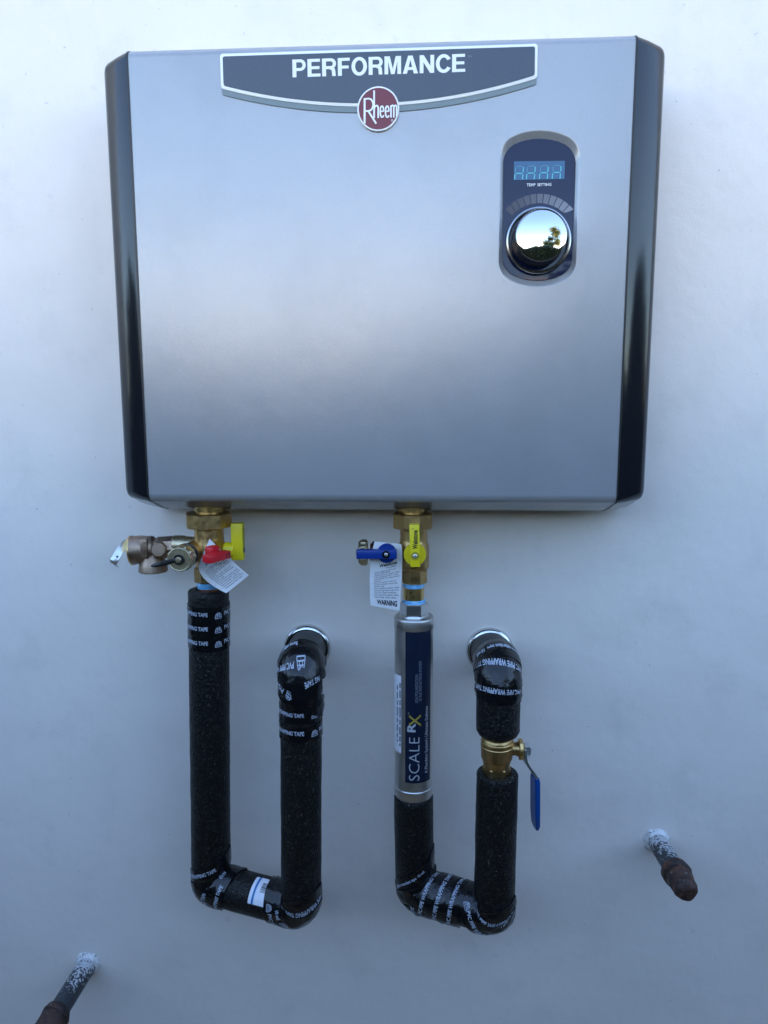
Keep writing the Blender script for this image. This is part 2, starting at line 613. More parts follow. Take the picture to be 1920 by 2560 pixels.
# ------------------------------------------------------------------ the setting
WT = 3.0      # top of the wall above the heater centre
GZ = -1.5     # ground
bm = box_bm(Vector((0, 0.1, (WT + GZ) / 2)), Vector((8, 0, 0)), Vector((0, 0.1, 0)), Vector((0, 0, (WT - GZ) / 2)))
wall = link('wall', bm, M['wall'], smooth=0, kind='structure')
bm = bmesh.new()
q = [bm.verts.new(v) for v in ((-150, -150, GZ), (150, -150, GZ), (150, 150, GZ), (-150, 150, GZ))]
bm.faces.new(q)
link('ground', bm, M['soil'], smooth=0, kind='structure')


def leaf_cloud(bm, rng, n, place, size, up=0.3):
    for _ in range(n):
        c = place()
        a = rng.uniform(0, 6.283)
        d = Vector((math.cos(a), math.sin(a), rng.uniform(-0.6, 0.6))).normalized()
        nn = Vector((rng.uniform(-1, 1), rng.uniform(-1, 1), rng.uniform(-0.2, 1) + up)).normalized()
        s = d.cross(nn)
        if s.length < 1e-3:
            continue
        s.normalize()
        l = size * rng.uniform(0.6, 1.3)
        w_ = l * 0.3
        v = [bm.verts.new(c - d * l), bm.verts.new(c + s * w_), bm.verts.new(c + d * l), bm.verts.new(c - s * w_)]
        bm.faces.new(v)


rng = random.Random(3)
HY0, HY1, HTOP = -1.20, -2.10, 0.07
t = thing('hedge', 'clipped dark green hedge facing the white wall behind the photographer', 'hedge', (0, -1.9, GZ))
bm = bmesh.new()


def hp():
    x = rng.uniform(-7.5, 7.5)
    top = HTOP + 0.10 * noise.noise(Vector((x * 1.3, 0, 0))) + 0.05 * noise.noise(Vector((x * 5, 3, 0)))
    k = rng.random()
    if k < 0.55:
        z = rng.uniform(GZ + 0.05, top)
        return Vector((x, HY0 - abs(rng.gauss(0, 0.10)) + 0.08 * noise.noise(Vector((x * 3, 0, z * 3))), z))
    if k < 0.85:
        return Vector((x, rng.uniform(HY1, HY0), top - abs(rng.gauss(0, 0.06))))
    return Vector((x, rng.uniform(HY1, HY0), rng.uniform(GZ + 0.05, top)))


leaf_cloud(bm, rng, 40000, hp, 0.042)
link('foliage', bm, M['hedge'], t, smooth=0)
# dense twiggy inside that no light passes through
bm = bmesh.new()
nx_ = 100
prof_h = [(HY0 - 0.05, GZ), (HY0 - 0.04, GZ + 0.5), (HY0 - 0.05, GZ + 1.0), (HY0 - 0.05, HTOP - 0.07), (HY0 - 0.14, HTOP - 0.025), (HY1 + 0.2, HTOP - 0.03), (HY1 + 0.05, HTOP - 0.15), (HY1 + 0.05, GZ)]
rw = []
for i in range(nx_ + 1):
    x = -7.4 + 14.8 * i / nx_
    top = 0.10 * noise.noise(Vector((x * 1.3, 0, 0))) + 0.05 * noise.noise(Vector((x * 5, 3, 0)))
    rw.append([bm.verts.new((x, y + 0.05 * noise.noise(Vector((x * 3, y, z * 3))), z + (top if z > GZ + 0.6 else 0))) for y, z in prof_h])
for a, b in zip(rw, rw[1:]):
    for i in range(len(prof_h) - 1):
        bm.faces.new((a[i], b[i], b[i + 1], a[i + 1]))
bm.faces.new(rw[0]); bm.faces.new(rw[-1])
bmesh.ops.recalc_face_normals(bm, faces=bm.faces)
link('twigs', bm, M['twigs'], t, smooth=0)
bm = bmesh.new()
for i in range(30):
    x = -7.2 + i * 0.5 + rng.uniform(-0.1, 0.1)
    lathe(bm, Vector((x, -1.95, GZ)), Vector((rng.uniform(-.2, .2), 0, 1)), [(0, 0.03), (0.7, 0.02), (1.3, 0.008)], n=7)
link('stem', bm, M['bark'], t)


def tree(name, label, x, y, h, crown, leafm, n, size, seed):
    r_ = random.Random(seed)
    t = thing(name, label, 'tree', (x, y, GZ))
    bm = bmesh.new()
    base = Vector((x, y, GZ))
    lathe(bm, base, Vector((0.03, 0, 1)), [(0, 0.16), (0.3, 0.12), (h * 0.5, 0.085), (h * 0.85, 0.04), (h, 0.012)], n=12)
    tips = []
    for i in range(16):
        z = h * r_.uniform(0.35, 0.95)
        a = r_.uniform(0, 6.283)
        l = crown * r_.uniform(0.5, 1.0) * (1.15 - 0.6 * z / h)
        d = Vector((math.cos(a), math.sin(a), r_.uniform(0.15, 0.6)))
        o = base + Vector((0.03 * z, 0, z))
        lathe(bm, o, d, [(0, 0.035), (l, 0.008)], n=6)
        tips.append(o + d.normalized() * l)
        tips.append(o + d.normalized() * l * 0.6)
    link('trunk', bm, M['bark'], t)
    bm = bmesh.new()

    def place():
        c = r_.choice(tips)
        return c + Vector((r_.gauss(0, 1), r_.gauss(0, 1), r_.gauss(0, 0.7))) * crown * 0.2
    leaf_cloud(bm, r_, n, place, size)
    link('crown', bm, leafm, t, smooth=0)


tree('fruit_tree', 'yellow green tree with ragged crown standing tall behind the hedge', 2.75, -5.6, 4.7, 0.95, M['leaf'], 4500, 0.11, 5)
def shrub(label, x, y, rx, ry, top, seed):
    """a dense rounded shrub: woody inside and leaves all over"""
    r_ = random.Random(seed)
    t = thing('evergreen_shrub', label, 'shrub', (x, y, GZ))
    h = (top - GZ) / 2
    bm = bmesh.new()
    bmesh.ops.create_icosphere(bm, subdivisions=4, radius=1)
    for v in bm.verts:
        k = 0.88 + 0.16 * noise.noise(v.co * 2.2 + Vector((seed, 0, 0))) + 0.06 * noise.noise(v.co * 6)
        v.co = Vector((x + v.co.x * rx * k, y + v.co.y * ry * k, GZ + h + v.co.z * h * k))
    link('twigs', bm, M['twigs'], t)
    bm = bmesh.new()

    def place():
        d = Vector((r_.gauss(0, 1), r_.gauss(0, 1), r_.gauss(0, 1))).normalized()
        k = 0.92 + 0.17 * noise.noise(d * 2.2 + Vector((seed, 0, 0))) + r_.uniform(-0.06, 0.08)
        return Vector((x + d.x * rx * k, y + d.y * ry * k, GZ + h + d.z * h * k))
    leaf_cloud(bm, r_, 7000, place, 0.05)
    link('foliage', bm, M['dark_leaf'], t, smooth=0)


shrub('broad dark shrub beside the wall at the left end', -2.7, -0.54, 0.65, 0.54, 0.52, 21)
shrub('broad dark shrub beside the wall at the right end', 2.8, -0.56, 0.65, 0.55, 0.56, 22)
tree('evergreen_tree', 'dark leafy tree standing beside the hedge', 0.98, -3.0, 2.42, 0.5, M['dark_leaf'], 8000, 0.06, 9)

# neighbour's house: a low wall and a long pale roof in full sun
HX0, HX1, HYF = -9.0, 9.0, -4.6
EZ = 0.22
t = thing('neighbour_house', 'low house with a long pale sunlit roof behind the hedge', 'house', (0, HYF - 2, GZ))
bm = box_bm(Vector(((HX0 + HX1) / 2, HYF - 2.4, (GZ + EZ) / 2 + 0.05)), Vector(((HX1 - HX0) / 2, 0, 0)), Vector((0, 1.9, 0)), Vector((0, 0, (EZ - GZ) / 2 + 0.05)))
link('wall', bm, M['house_wall'], t, smooth=0)
bm = bmesh.new()
RZ = EZ + 1.02
pr = [Vector((0, HYF, EZ + 0.1)), Vector((0, HYF - 2.4, RZ)), Vector((0, HYF - 4.8, EZ + 0.1)), Vector((0, HYF - 4.8, EZ)), Vector((0, HYF - 2.4, RZ - 0.12)), Vector((0, HYF, EZ))]
a = [bm.verts.new(p + Vector((HX0 - .4, 0, 0))) for p in pr]
b = [bm.verts.new(p + Vector((HX1 + .4, 0, 0))) for p in pr]
for i in range(6):
    j = (i + 1) % 6
    bm.faces.new((a[i], a[j], b[j], b[i]))
for f in ((0, 1, 4, 5), (1, 2, 3, 4)):
    bm.faces.new([a[i] for i in f]); bm.faces.new([b[i] for i in reversed(f)])
bmesh.ops.recalc_face_normals(bm, faces=bm.faces)
link('roof', bm, M['roof'], t, smooth=0)
bm = box_bm(Vector(((HX0 + HX1) / 2, HYF + 0.02, EZ + 0.02)), Vector(((HX1 - HX0) / 2 + .4, 0, 0)), Vector((0, 0.018, 0)), Vector((0, 0, 0.11)))
link('fascia', bm, M['white_wood'], t, smooth=0)
for x in (-6, -2, 2.5, 6.5):
    f = link('window', box_bm(Vector((x, HYF - 0.5, -0.4)), Vector((0.6, 0, 0)), Vector((0, 0.04, 0)), Vector((0, 0, 0.45)), 0.005), M['white_wood'], t, smooth=0)
    link('pane', box_bm(Vector((x, HYF - 0.45, -0.4)), Vector((0.54, 0, 0)), Vector((0, 0.01, 0)), Vector((0, 0, 0.39))), M['glass'], f, smooth=0)

# ------------------------------------------------------------------ the water heater
HW, HD = 0.205, 0.095
HZ = 0.1836
Yf = -HD
heater = thing('water_heater', 'silver wall mounted tankless water heater with dark end caps and round dial', 'water heater', (0, 0, -HZ))


def arc(cy, cz, ry, rz, a0, a1, n):
    return [(cy + ry * math.cos(math.radians(a0 + (a1 - a0) * k / n)), cz + rz * math.sin(math.radians(a0 + (a1 - a0) * k / n))) for k in range(n + 1)]


# side profile (y, z): back bottom -> underside -> front -> top -> back
prof = [(-0.002, -0.2045), (-0.040, -0.2040)]
prof += [(-0.048, -0.2034), (-0.060, -0.2005), (-0.072, -0.1968), (-0.081, -0.1935)]
prof += arc(Yf + 0.010, -0.1835, 0.010, 0.0085, 242, 180, 6)
prof += [(Yf, -0.10), (Yf, 0.0), (Yf, 0.10)]
prof += arc(Yf + 0.008, HZ - 0.0075, 0.008, 0.0075, 180, 100, 6)
prof += [(-0.05, HZ + 0.003), (-0.002, HZ + 0.004)]


# recess outline for the control panel, on the front plane
def sup_outline(cx, top, bot, lt, lb, rt, rb, sag_t, sag_b, rc, n=10):
    """picture outline with bowed top and bottom and round corners: list of px points, clockwise from top left"""
    pts = []

    def corner(p0, p1, p2):
        for k in range(n + 1):
            t = k / n
            pts.append(((1 - t) ** 2 * p0[0] + 2 * t * (1 - t) * p1[0] + t * t * p2[0], (1 - t) ** 2 * p0[1] + 2 * t * (1 - t) * p1[1] + t * t * p2[1]))
    yt, yb = top + sag_t, bot - sag_b
    corner((lt, yt + rc * 1.25), (lt + 1, yt - 1), (lt + rc, yt - sag_t * 0.52))
    for k in range(1, 8):
        x = lt + rc + (rt - lt - 2 * rc) * k / 8
        u = (x - (lt + rt) / 2) / ((rt - lt) / 2)
        pts.append((x, top + sag_t * 0.9 * u * u))
    corner((rt - rc, yt - sag_t * 0.52), (rt - 1, yt - 1), (rt, yt + rc * 1.25))
    corner((rb, yb - rc * 1.0), (rb - 1, yb + 1), (rb - rc, yb + sag_b * 0.52))
    for k in range(1, 8):
        x = rb - rc + (lb - rb + 2 * rc) * k / 8
        u = (x - (lb + rb) / 2) / ((rb - lb) / 2)
        pts.append((x, bot - sag_b * 0.9 * u * u))
    corner((lb + rc, yb + sag_b * 0.52), (lb + 1, yb + 1), (lb, yb - rc * 1.0))
    return pts


PD = HD - 0.0030         # distance of the sunk control panel in front of the wall
panel_px = sup_outline(1350, 347, 702, 1259, 1256, 1438, 1430, 30, 30, 26)
inner3 = [P(x, y, PD) for x, y in panel_px]
cen_in = sum(inner3, Vector()) / len(inner3)
outer3 = []
for p in inner3:
    d = p - cen_in
    d.normalize()
    outer3.append(Vector((p.x, Yf, p.z)) + Vector((d.x, 0, d.z)) * 0.0058)

# front cover: the wrap as a strip of quads with a hole where the recess is cut
bm = bmesh.new()
L = [bm.verts.new(Vector((-HW, y, z))) for y, z in prof]
R = [bm.verts.new(Vector((HW, y, z))) for y, z in prof]
iF0 = max(i for i, (y, z) in enumerate(prof) if abs(y - Yf) < 1e-6 and z < -0.15)
iF1 = min(i for i, (y, z) in enumerate(prof) if abs(y - Yf) < 1e-6 and z > 0.15)
for i in range(len(prof) - 1):
    if iF0 <= i < iF1:
        continue
    bm.faces.new((L[i], R[i], R[i + 1], L[i + 1]))
ov = [bm.verts.new(p) for p in outer3]
edges = []
border = L[iF0:iF1 + 1] + R[iF0:iF1 + 1][::-1]
for loop in (border, ov):
    for i in range(len(loop)):
        a_, b_ = loop[i], loop[(i + 1) % len(loop)]
        e = bm.edges.get((a_, b_)) or bm.edges.new((a_, b_))
        edges.append(e)
bmesh.ops.triangle_fill(bm, edges=edges, use_beauty=True, use_dissolve=False)
# rounded lip and sloping side of the recess
rings = [ov]
nR = len(inner3)
for k, (tt, dd) in enumerate(((0.12, 0.0001), (0.28, 0.0005), (0.62, 0.0018), (0.86, 0.0028), (1.0, 0.0032))):
    ring = []
    for po, pi in zip(outer3, inner3):
        q = po.lerp(Vector((pi.x, Yf, pi.z)), tt)
        ring.append(bm.verts.new(Vector((q.x, Yf + dd, q.z))))
    rings.append(ring)
for a_, b_ in zip(rings, rings[1:]):
    for i in range(nR):
        j = (i + 1) % nR
        bm.faces.new((a_[i], a_[j], b_[j], b_[i]))
bmesh.ops.recalc_face_normals(bm, faces=bm.faces)
f0 = max((f for f in bm.faces), key=lambda f: f.calc_area())
if f0.normal.y > 0:
    bmesh.ops.reverse_faces(bm, faces=bm.faces)
fcov = link('front_cover', bm, M['silver'], heater, smooth=40)
wn = fcov.modifiers.new('weighted_normal', 'WEIGHTED_NORMAL')
wn.weight = 100
wn.keep_sharp = True

# back plate closing the box against the wall
link('back_plate', box_bm(Vector((0, -0.0012, 0)), Vector((HW + 0.028, 0, 0)), Vector((0, 0.001, 0)), Vector((0, 0, HZ - 0.004))), M['dark_metal'], heater, smooth=0)

# end caps: the same side profile, turning back in a soft corner
for sgn in (-1, 1):
    bm = bmesh.new()
    xs = [(0.0, 0.0, 0.0), (0.0006, 0.0002, 0.0), (0.012, 0.0070, 0.0006), (0.0235, 0.0145, 0.0018), (0.0262, 0.0168, 0.0028), (0.0279, 0.0196, 0.0045), (0.0285, 0.0240, 0.0070), (0.0285, 0.032, 0.010)]
    pf = [(y, z) for y, z in prof]
    rows = []
    for dx, dy, dz in xs:
        row = []
        for (y, z) in pf:
            fz = 1 - max(0.0, dz) / 0.2
            yy = y + dy if y < -0.04 else y + dy * max(0, min(1, (-y) / 0.04))
            row.append(bm.verts.new(Vector((sgn * (HW + 0.0006 + dx), min(-0.0005, yy), z * fz))))
        rows.append(row)
    back = []
    for (y, z) in pf:
        back.append(bm.verts.new(Vector((sgn * (HW + 0.0006 + 0.0285), -0.0005 if y > -0.01 else min(-0.0005, (y + 0.032) * 0.4), z * 0.95))))
    rows.append(back)
    for a_, b_ in zip(rows, rows[1:]):
        for i in range(len(pf) - 1):
            bm.faces.new((a_[i], a_[i + 1], b_[i + 1], b_[i]))
    bm.faces.new(rows[-1])
    bmesh.ops.recalc_face_normals(bm, faces=bm.faces)
    link('end_cap', bm, M['cap'], heater, smooth=50)
    # thin black gasket in the seam
    bm = bmesh.new()
    for k in range(len(prof) - 1):
        pass
    ga = [bm.verts.new(Vector((sgn * (HW - 0.0005), y - 0.0004 if y < -0.03 else y, z * 1.001))) for y, z in prof]
    gb = [bm.verts.new(Vector((sgn * (HW + 0.0011), y - 0.0004 if y < -0.03 else y, z * 1.001))) for y, z in prof]
    for i in range(len(prof) - 1):
        bm.faces.new((ga[i], gb[i], gb[i + 1], ga[i + 1]))
    bmesh.ops.recalc_face_normals(bm, faces=bm.faces)
    link('seam_gasket', bm, M['rubber'], heater, smooth=40)


# name badge
def bowed(tl, tr, br, bl, dip, rc, n=26):
    """picture outline: straight top, bowed bottom, round corners"""
    pts = []

    def cor(p, a, b, k=5):
        pa = (Vector(a) - Vector(p)).normalized() * rc + Vector(p)
        pb = (Vector(b) - Vector(p)).normalized() * rc + Vector(p)
        for i in range(k + 1):
            t_ = i / k
            v = pa * (1 - t_) ** 2 + Vector(p) * 2 * t_ * (1 - t_) + pb * t_ * t_
            pts.append((v.x, v.y))
    cor(tl, bl, tr)
    cor(tr, tl, br)

    def bot(u):
        return (br[0] + (bl[0] - br[0]) * u, br[1] + (bl[1] - br[1]) * u + dip * 4 * u * (1 - u))
    u0 = rc / abs(br[0] - bl[0])
    cor(br, tr, bot(u0 * 2))
    for i in range(1, n):
        u = u0 * 2 + (1 - 4 * u0) * i / n
        pts.append(bot(u))
    cor(bl, bot(1 - u0 * 2), tl)
    return pts


out = Vector((0, -1, 0))
FD = HD + 0.0002
badge = link('name_badge', prism_bm([P(x, y, FD) for x, y in bowed((551, 150), (1344, 122), (1341, 212), (556, 238), 57, 5)], out * 0.0006, 0.0002, 1), M['teal_grey'], heater, label='dark grey shield shaped badge reading PERFORMANCE')
link('badge_border', prism_bm([P(x, y, FD) for x, y in bowed((550.5, 136), (1344, 110.5), (1342.5, 197), (553.5, 223), 57, 8)], out * 0.0011, 0.0003, 2), M['white_print'], badge)
link('badge_face', prism_bm([P(x, y, FD) for x, y in bowed((557.5, 143), (1337, 118), (1336, 190), (560, 216), 56, 6)], out * 0.0013), M['slate'], badge, smooth=0)
bm = bmesh.new()


def ell(cx, cy, rx, ry, a0, a1, n=20):
    return [(cx + rx * math.cos(math.radians(a0 + (a1 - a0) * k / n)), cy + ry * math.sin(math.radians(a0 + (a1 - a0) * k / n))) for k in range(n + 1)]


def ribbon(pts, wd):
    L_, R_ = [], []
    for i, p in enumerate(pts):
        a_, b_ = pts[max(0, i - 1)], pts[min(len(pts) - 1, i + 1)]
        if math.hypot(pts[0][0] - pts[-1][0], pts[0][1] - pts[-1][1]) < 1e-4 and i in (0, len(pts) - 1):
            a_, b_ = pts[-2], pts[1]
        dx_, dy_ = b_[0] - a_[0], b_[1] - a_[1]
        l = math.hypot(dx_, dy_) or 1
        L_.append((p[0] - dy_ / l * wd / 2, p[1] + dx_ / l * wd / 2))
        R_.append((p[0] + dy_ / l * wd / 2, p[1] - dx_ / l * wd / 2))
    return [[L_[i], L_[i + 1], R_[i + 1], R_[i]] for i in range(len(pts) - 1)]


def rect(x0, y0, x1, y1):
    return [[(x0, y0), (x1, y0), (x1, y1), (x0, y1)]]


BOWL = [(.19, .917), (.41, .917)] + ell(.41, .675, .20, .242, 80, -80, 14) + [(.41, .433), (.19, .433)]
BOWR = [(.19, .917), (.45, .917)] + ell(.45, .70, .19, .217, 80, -80, 14) + [(.45, .483), (.19, .483)]
GL = {
    'P': (.70, [rect(0, 0, .205, 1), ribbon(BOWL, .168)]),
    'R': (.73, [rect(0, 0, .205, 1), ribbon(BOWR, .168), ribbon([(.42, .45), (.52, .43), (.575, .37), (.595, .27), (.60, .14), (.61, .07), (.61, .0)], .185)]),
    'E': (.67, [rect(0, 0, .205, 1), rect(.205, .83, .655, 1), rect(.205, .42, .62, .585), rect(.205, 0, .67, .17)]),
    'F': (.62, [rect(0, 0, .205, 1), rect(.205, .83, .62, 1), rect(.205, .40, .56, .565)]),
    'O': (.80, [ribbon(ell(.40, .5, .305, .43, 90, 450, 36), .19)]),
    'C': (.74, [ribbon(ell(.40, .5, .305, .43, 30, 330, 30), .19)]),
    'M': (.85, [rect(0, 0, .19, 1), rect(.66, 0, .85, 1), [[(.19, 1), (.275, 1), (.425, .30), (.425, 0), (.335, 0), (.19, .70)]], [[(.66, 1), (.575, 1), (.425, .30), (.425, 0), (.515, 0), (.66, .70)]]]),
    'A': (.78, [[[(0, 0), (.215, 0), (.39, .76), (.39, 1), (.275, 1)]], [[(.78, 0), (.565, 0), (.39, .76), (.39, 1), (.505, 1)]], rect(.25, .20, .53, .36)]),
    'N': (.74, [rect(0, 0, .195, 1), rect(.545, 0, .74, 1), [[(.195, 1), (.205, 1), (.545, .40), (.545, 0), (.535, 0), (.195, .60)]]]),
}
word = 'PERFORMANCE'
tot = sum(GL[c][0] for c in word) + 0.085 * (len(word) - 1)
TA, TB = P(731.5, 193.5, FD + 0.0014), P(1163, 179.5, FD + 0.0014)
xd = (TB - TA).normalized()
zd = xd.cross(Vector((0, -1, 0)))
zd = -zd if zd.z < 0 else zd
sx_ = (TB - TA).length / tot
chh = px_size(41.5, 946, 186, HD)
cx = 0.0
for c in word:
    for k, polys in enumerate(GL[c][1]):
        for q in polys:
            fq = bm.faces.new([bm.verts.new(TA + xd * ((cx + x) * sx_) + zd * (y * chh) + Vector((0, -1, 0)) * 0.00003 * k) for x, y in q])
    cx += GL[c][0] + 0.085
bmesh.ops.triangulate(bm, faces=bm.faces[:])
for f_ in bm.faces:
    f_.normal_update()
    if f_.normal.y > 0:
        f_.normal_flip()
link('lettering', bm, M['white_print'], badge, smooth=0)
bm = bmesh.new()
flat_text(bm, 'TM', (1168.5, 145), (1179, 144.6), px_size(6, 1170, 145, HD), FD + 0.0014, off=0.0)
link('trademark_lettering', bm, M['faint_print'], badge, smooth=0)


def disc_bm(cen, r, h, bev, n=64):
    return lathe_bm(cen, Vector((0, -1, 0)), [(0, r), (h - bev, r), (h - bev * 0.3, r - bev * 0.3), (h, r - bev)], n=n)


EC = P(946, 274.7, HD)
er = px_size(52.5, 946, 275, HD)
emblem = link('round_emblem', disc_bm(EC, er, 0.0022, 0.0004), M['white_print'], heater, smooth=15)
link('emblem_face', disc_bm(EC, er * 0.925, 0.0024, 0.0001), M['badge_red'], emblem, smooth=15)
bm = bmesh.new()
ED = HD + 0.0026


def strokes(bm, pts, wd, d):
    """a pen line of width wd (picture px) on plane d"""
    n_ = len(pts)
    loop = n_ > 3 and math.hypot(pts[0][0] - pts[-1][0], pts[0][1] - pts[-1][1]) < 0.2
    A_, B_ = [], []
    for i, p in enumerate(pts):
        a_ = pts[i - 1] if i else (pts[-2] if loop else pts[0])
        b_ = pts[i + 1] if i < n_ - 1 else (pts[1] if loop else pts[-1])
        d1 = np.array(p) - np.array(a_); d2 = np.array(b_) - np.array(p)
        d1 = d1 / (np.linalg.norm(d1) or 1); d2 = d2 / (np.linalg.norm(d2) or 1)
        t_ = d1 + d2
        t_ = t_ / (np.linalg.norm(t_) or 1)
        k = 1 / max(0.55, float(np.dot(t_, d2 if np.linalg.norm(d2) else d1)))
        A_.append(bm.verts.new(P(p[0] - t_[1] * wd / 2 * k, p[1] + t_[0] * wd / 2 * k, d)))
        B_.append(bm.verts.new(P(p[0] + t_[1] * wd / 2 * k, p[1] - t_[0] * wd / 2 * k, d)))
    for i in range(n_ - 1):
        bm.faces.new((A_[i], A_[i + 1], B_[i + 1], B_[i]))


def bez(p0, p1, p2, p3, n=8):
    return [tuple((1 - t) ** 3 * np.array(p0) + 3 * t * (1 - t) ** 2 * np.array(p1) + 3 * t * t * (1 - t) * np.array(p2) + t ** 3 * np.array(p3)) for t in [k / n for k in range(n + 1)]]


strokes(bm, [(911.5, 247), (911.5, 309)], 5.0, ED)                                            # R stem
strokes(bm, [(909.5, 247.5), (921, 246.5)] + bez((921, 246.5), (937, 245.5), (937, 278), (920, 277.5)) + [(914, 277.5)], 4.2, ED + 0.00005)
strokes(bm, [(921, 278), (940.5, 309)], 4.6, ED + 0.0001)                                    # R leg
strokes(bm, [(935.3, 226), (935.3, 295)], 4.4, ED + 0.00015)                                 # tall h
strokes(bm, bez((935.5, 271), (937, 263), (945.5, 261), (945.5, 270)) + [(945.5, 295)], 4.2, ED + 0.0002)
for ex in (950.5, 963.6):                                                                    # e e
    strokes(bm, [(ex, 278.5), (ex + 8.6, 277.8)] + bez((ex + 8.6, 277.8), (ex + 9, 261), (ex, 261), (ex, 278)) + bez((ex, 278), (ex, 296), (ex + 6.5, 296), (ex + 8.8, 288)), 3.7, ED + 0.00025)
strokes(bm, [(977.4, 263), (977.4, 294)], 3.8, ED + 0.0003)                                  # m
strokes(bm, bez((977.4, 269), (978.5, 262), (984.5, 261), (984.5, 269)) + [(984.5, 294)], 3.7, ED + 0.00035)
strokes(bm, bez((984.5, 269), (985.5, 262), (991.6, 261), (991.6, 269)) + [(991.6, 293)], 3.7, ED + 0.0004)
ring = [(980 + 2.1 * math.cos(k * 0.6283), 301 + 2.2 * math.sin(k * 0.6283)) for k in range(11)]
strokes(bm, ring, 0.9, ED)
bmesh.ops.recalc_face_normals(bm, faces=bm.faces)
link('lettering', bm, M['white_print'], emblem, smooth=0)

# control panel
panel = link('control_panel', prism_bm([Vector((p.x, -PD + 0.0006, p.z)) for p in inner3], out * 0.0012, 0.0003, 2), M['panel'], heater, smooth=12)
PF = PD + 0.0006
scr = [P(1284.8, 404, PF), P(1412, 402.5, PF), P(1411, 447.8, PF), P(1284.3, 450.6, PF)]
link('display_screen', prism_bm(scr, out * 0.0004), M['screen'], panel, smooth=0)
dg_b, dg_d = bmesh.new(), bmesh.new()
for i, x0 in enumerate((1286.5, 1316.0, 1348.5, 1380.5)):
    wd, sl = 19.5, 0.085
    y0 = 416 - i * 0.9
    ym, yb = y0 + 17.5, 448.6 - i * 0.55

    def X(x, y):
        return (x0 + x + (yb - y) * sl, y)
    dd = PF + 0.0005
    strokes(dg_d, [X(2, y0), X(wd - 2, y0)], 2.1, dd)
    strokes(dg_d, [X(0, y0 + 2), X(0, ym - 2)], 2.3, dd)
    strokes(dg_b, [X(wd, y0 + 2), X(wd, ym - 2)], 2.5, dd)
    strokes(dg_b, [X(2, ym), X(wd - 2, ym)], 2.5, dd)
    strokes(dg_b, [X(0, ym + 2), X(0, yb)], 2.5, dd)
    strokes(dg_b, [X(wd, ym + 2), X(wd, yb)], 2.5, dd)
for nm, b_, m_ in (('lit_segments', dg_b, M['digit']), ('dim_segments', dg_d, M['digit_dim'])):
    bmesh.ops.recalc_face_normals(b_, faces=b_.faces)
    link(nm, b_, m_, panel, smooth=0)
bm = bmesh.new()
flat_text(bm, 'TEMP  SETTING', (1316.8, 465.8), (1378.3, 464.5), px_size(6.6, 1346, 464, PD), PF + 0.0002, off=0.01)
link('lettering', bm, M['white_print'], panel, smooth=0)
KC = P(1344.4, 604, PF)
kpx = px_size(1, 1344, 604, PD)
NS = 11
for i in range(NS):
    a0 = math.radians(136 - (136 - 40) * i / NS - 0.0)
    a1 = math.radians(136 - (136 - 40) * (i + 1) / NS + 1.1)
    pts = []
    for a_, r_ in [(a0 + (a1 - a0) * k / 3, 113.5) for k in range(4)] + [(a1 + (a0 - a1) * k / 3, 91.0) for k in range(4)]:
        z = max(r_ * math.sin(a_), 68 if i >= NS - 2 else 0)
        pts.append(KC + Vector((r_ * kpx * math.cos(a_), 0, z * kpx)))
    k = i / (NS - 1)
    c = 0.012 + 0.20 * k ** 1.5
    m_ = mat('scale_print', (c * 0.95, c, c * 1.08 + 0.02), 0.25)
    bm = prism_bm(pts, out * 0.0002)
    link('scale_mark', bm, m_, panel, smooth=0)
knob = link('dial_ring', lathe_bm(KC, out, [(0, 0.0268 * 1.0), (0.0035, 0.0268), (0.005, 0.0262), (0.0056, 0.0250), (0.0046, 0.0240), (0.001, 0.0236)], n=72, cap=False), M['satin'], heater)
KP = px_size(63.5, 1353, 585, HD + 0.02)
Kf = P(1353.4, 585.4, HD + 0.0185)
Kd = Vector((Kf.x - KC.x, 0, Kf.z - KC.z))
kb = KC + Kd * 0.35
kh = (HD + 0.0185) - PF
link('dial_knob_side', lathe_bm(KC + Kd * 0.5 + out * 0.0004, out, [(0, 0.0205), (0.002, 0.0215), (kh - 0.003, KP * 1.0), (kh - 0.0018, KP * 1.012), (kh - 0.0008, KP * 1.005), (kh - 0.0004, KP * 0.985)], n=72, cap=False), M['satin'], knob)
pf = [(kh - 0.0004, KP * 0.985), (kh - 0.0001, KP * 0.955)]
for k in range(1, 13):
    u = 1 - k / 12
    pf.append((kh - 0.0001 + 0.0026 * (1 - (0.955 * u / 0.955) ** 2), max(1e-5, KP * 0.955 * u)))
link('dial_knob_face', lathe_bm(KC + Kd * 0.5 + out * 0.0004 + Vector((0, 0, -0.0010)), Vector((0, -1, 0.055)), pf, n=96, cap=False), M['chrome'], knob, smooth=60)

# ------------------------------------------------------------------ hot side: pipe, valve, relief valve
DL, DR = 0.050, 0.080
hot_x = lambda y: 521 + (y - 1300) * 0.0085


def vprof(py_list, px, d):
    """profile along the vertical from picture rows: [(row, radius px)] -> origin, [(s, r)]"""
    o = P(px, py_list[0][0], d)
    pr_ = []
    for y, r in py_list:
        p = P(px, y, d)
        pr_.append(((o - p).length, px_size(r, px, y, d)))
    return o, pr_


def vlathe(rows, px, d, n=40, ang=0.0):
    o, pr_ = vprof(rows, px, d)
    return lathe_bm(o, Vector((0, 0, -1)), pr_, n=n, ang=ang)


def oct_nut(y0, y1, half, px, d, ang, ch=2.5, n=8):
    return vlathe([(y0, half * 0.93), (y0 + ch, half), (y1 - ch, half), (y1, half * 0.93)], px, d, n=n, ang=ang)


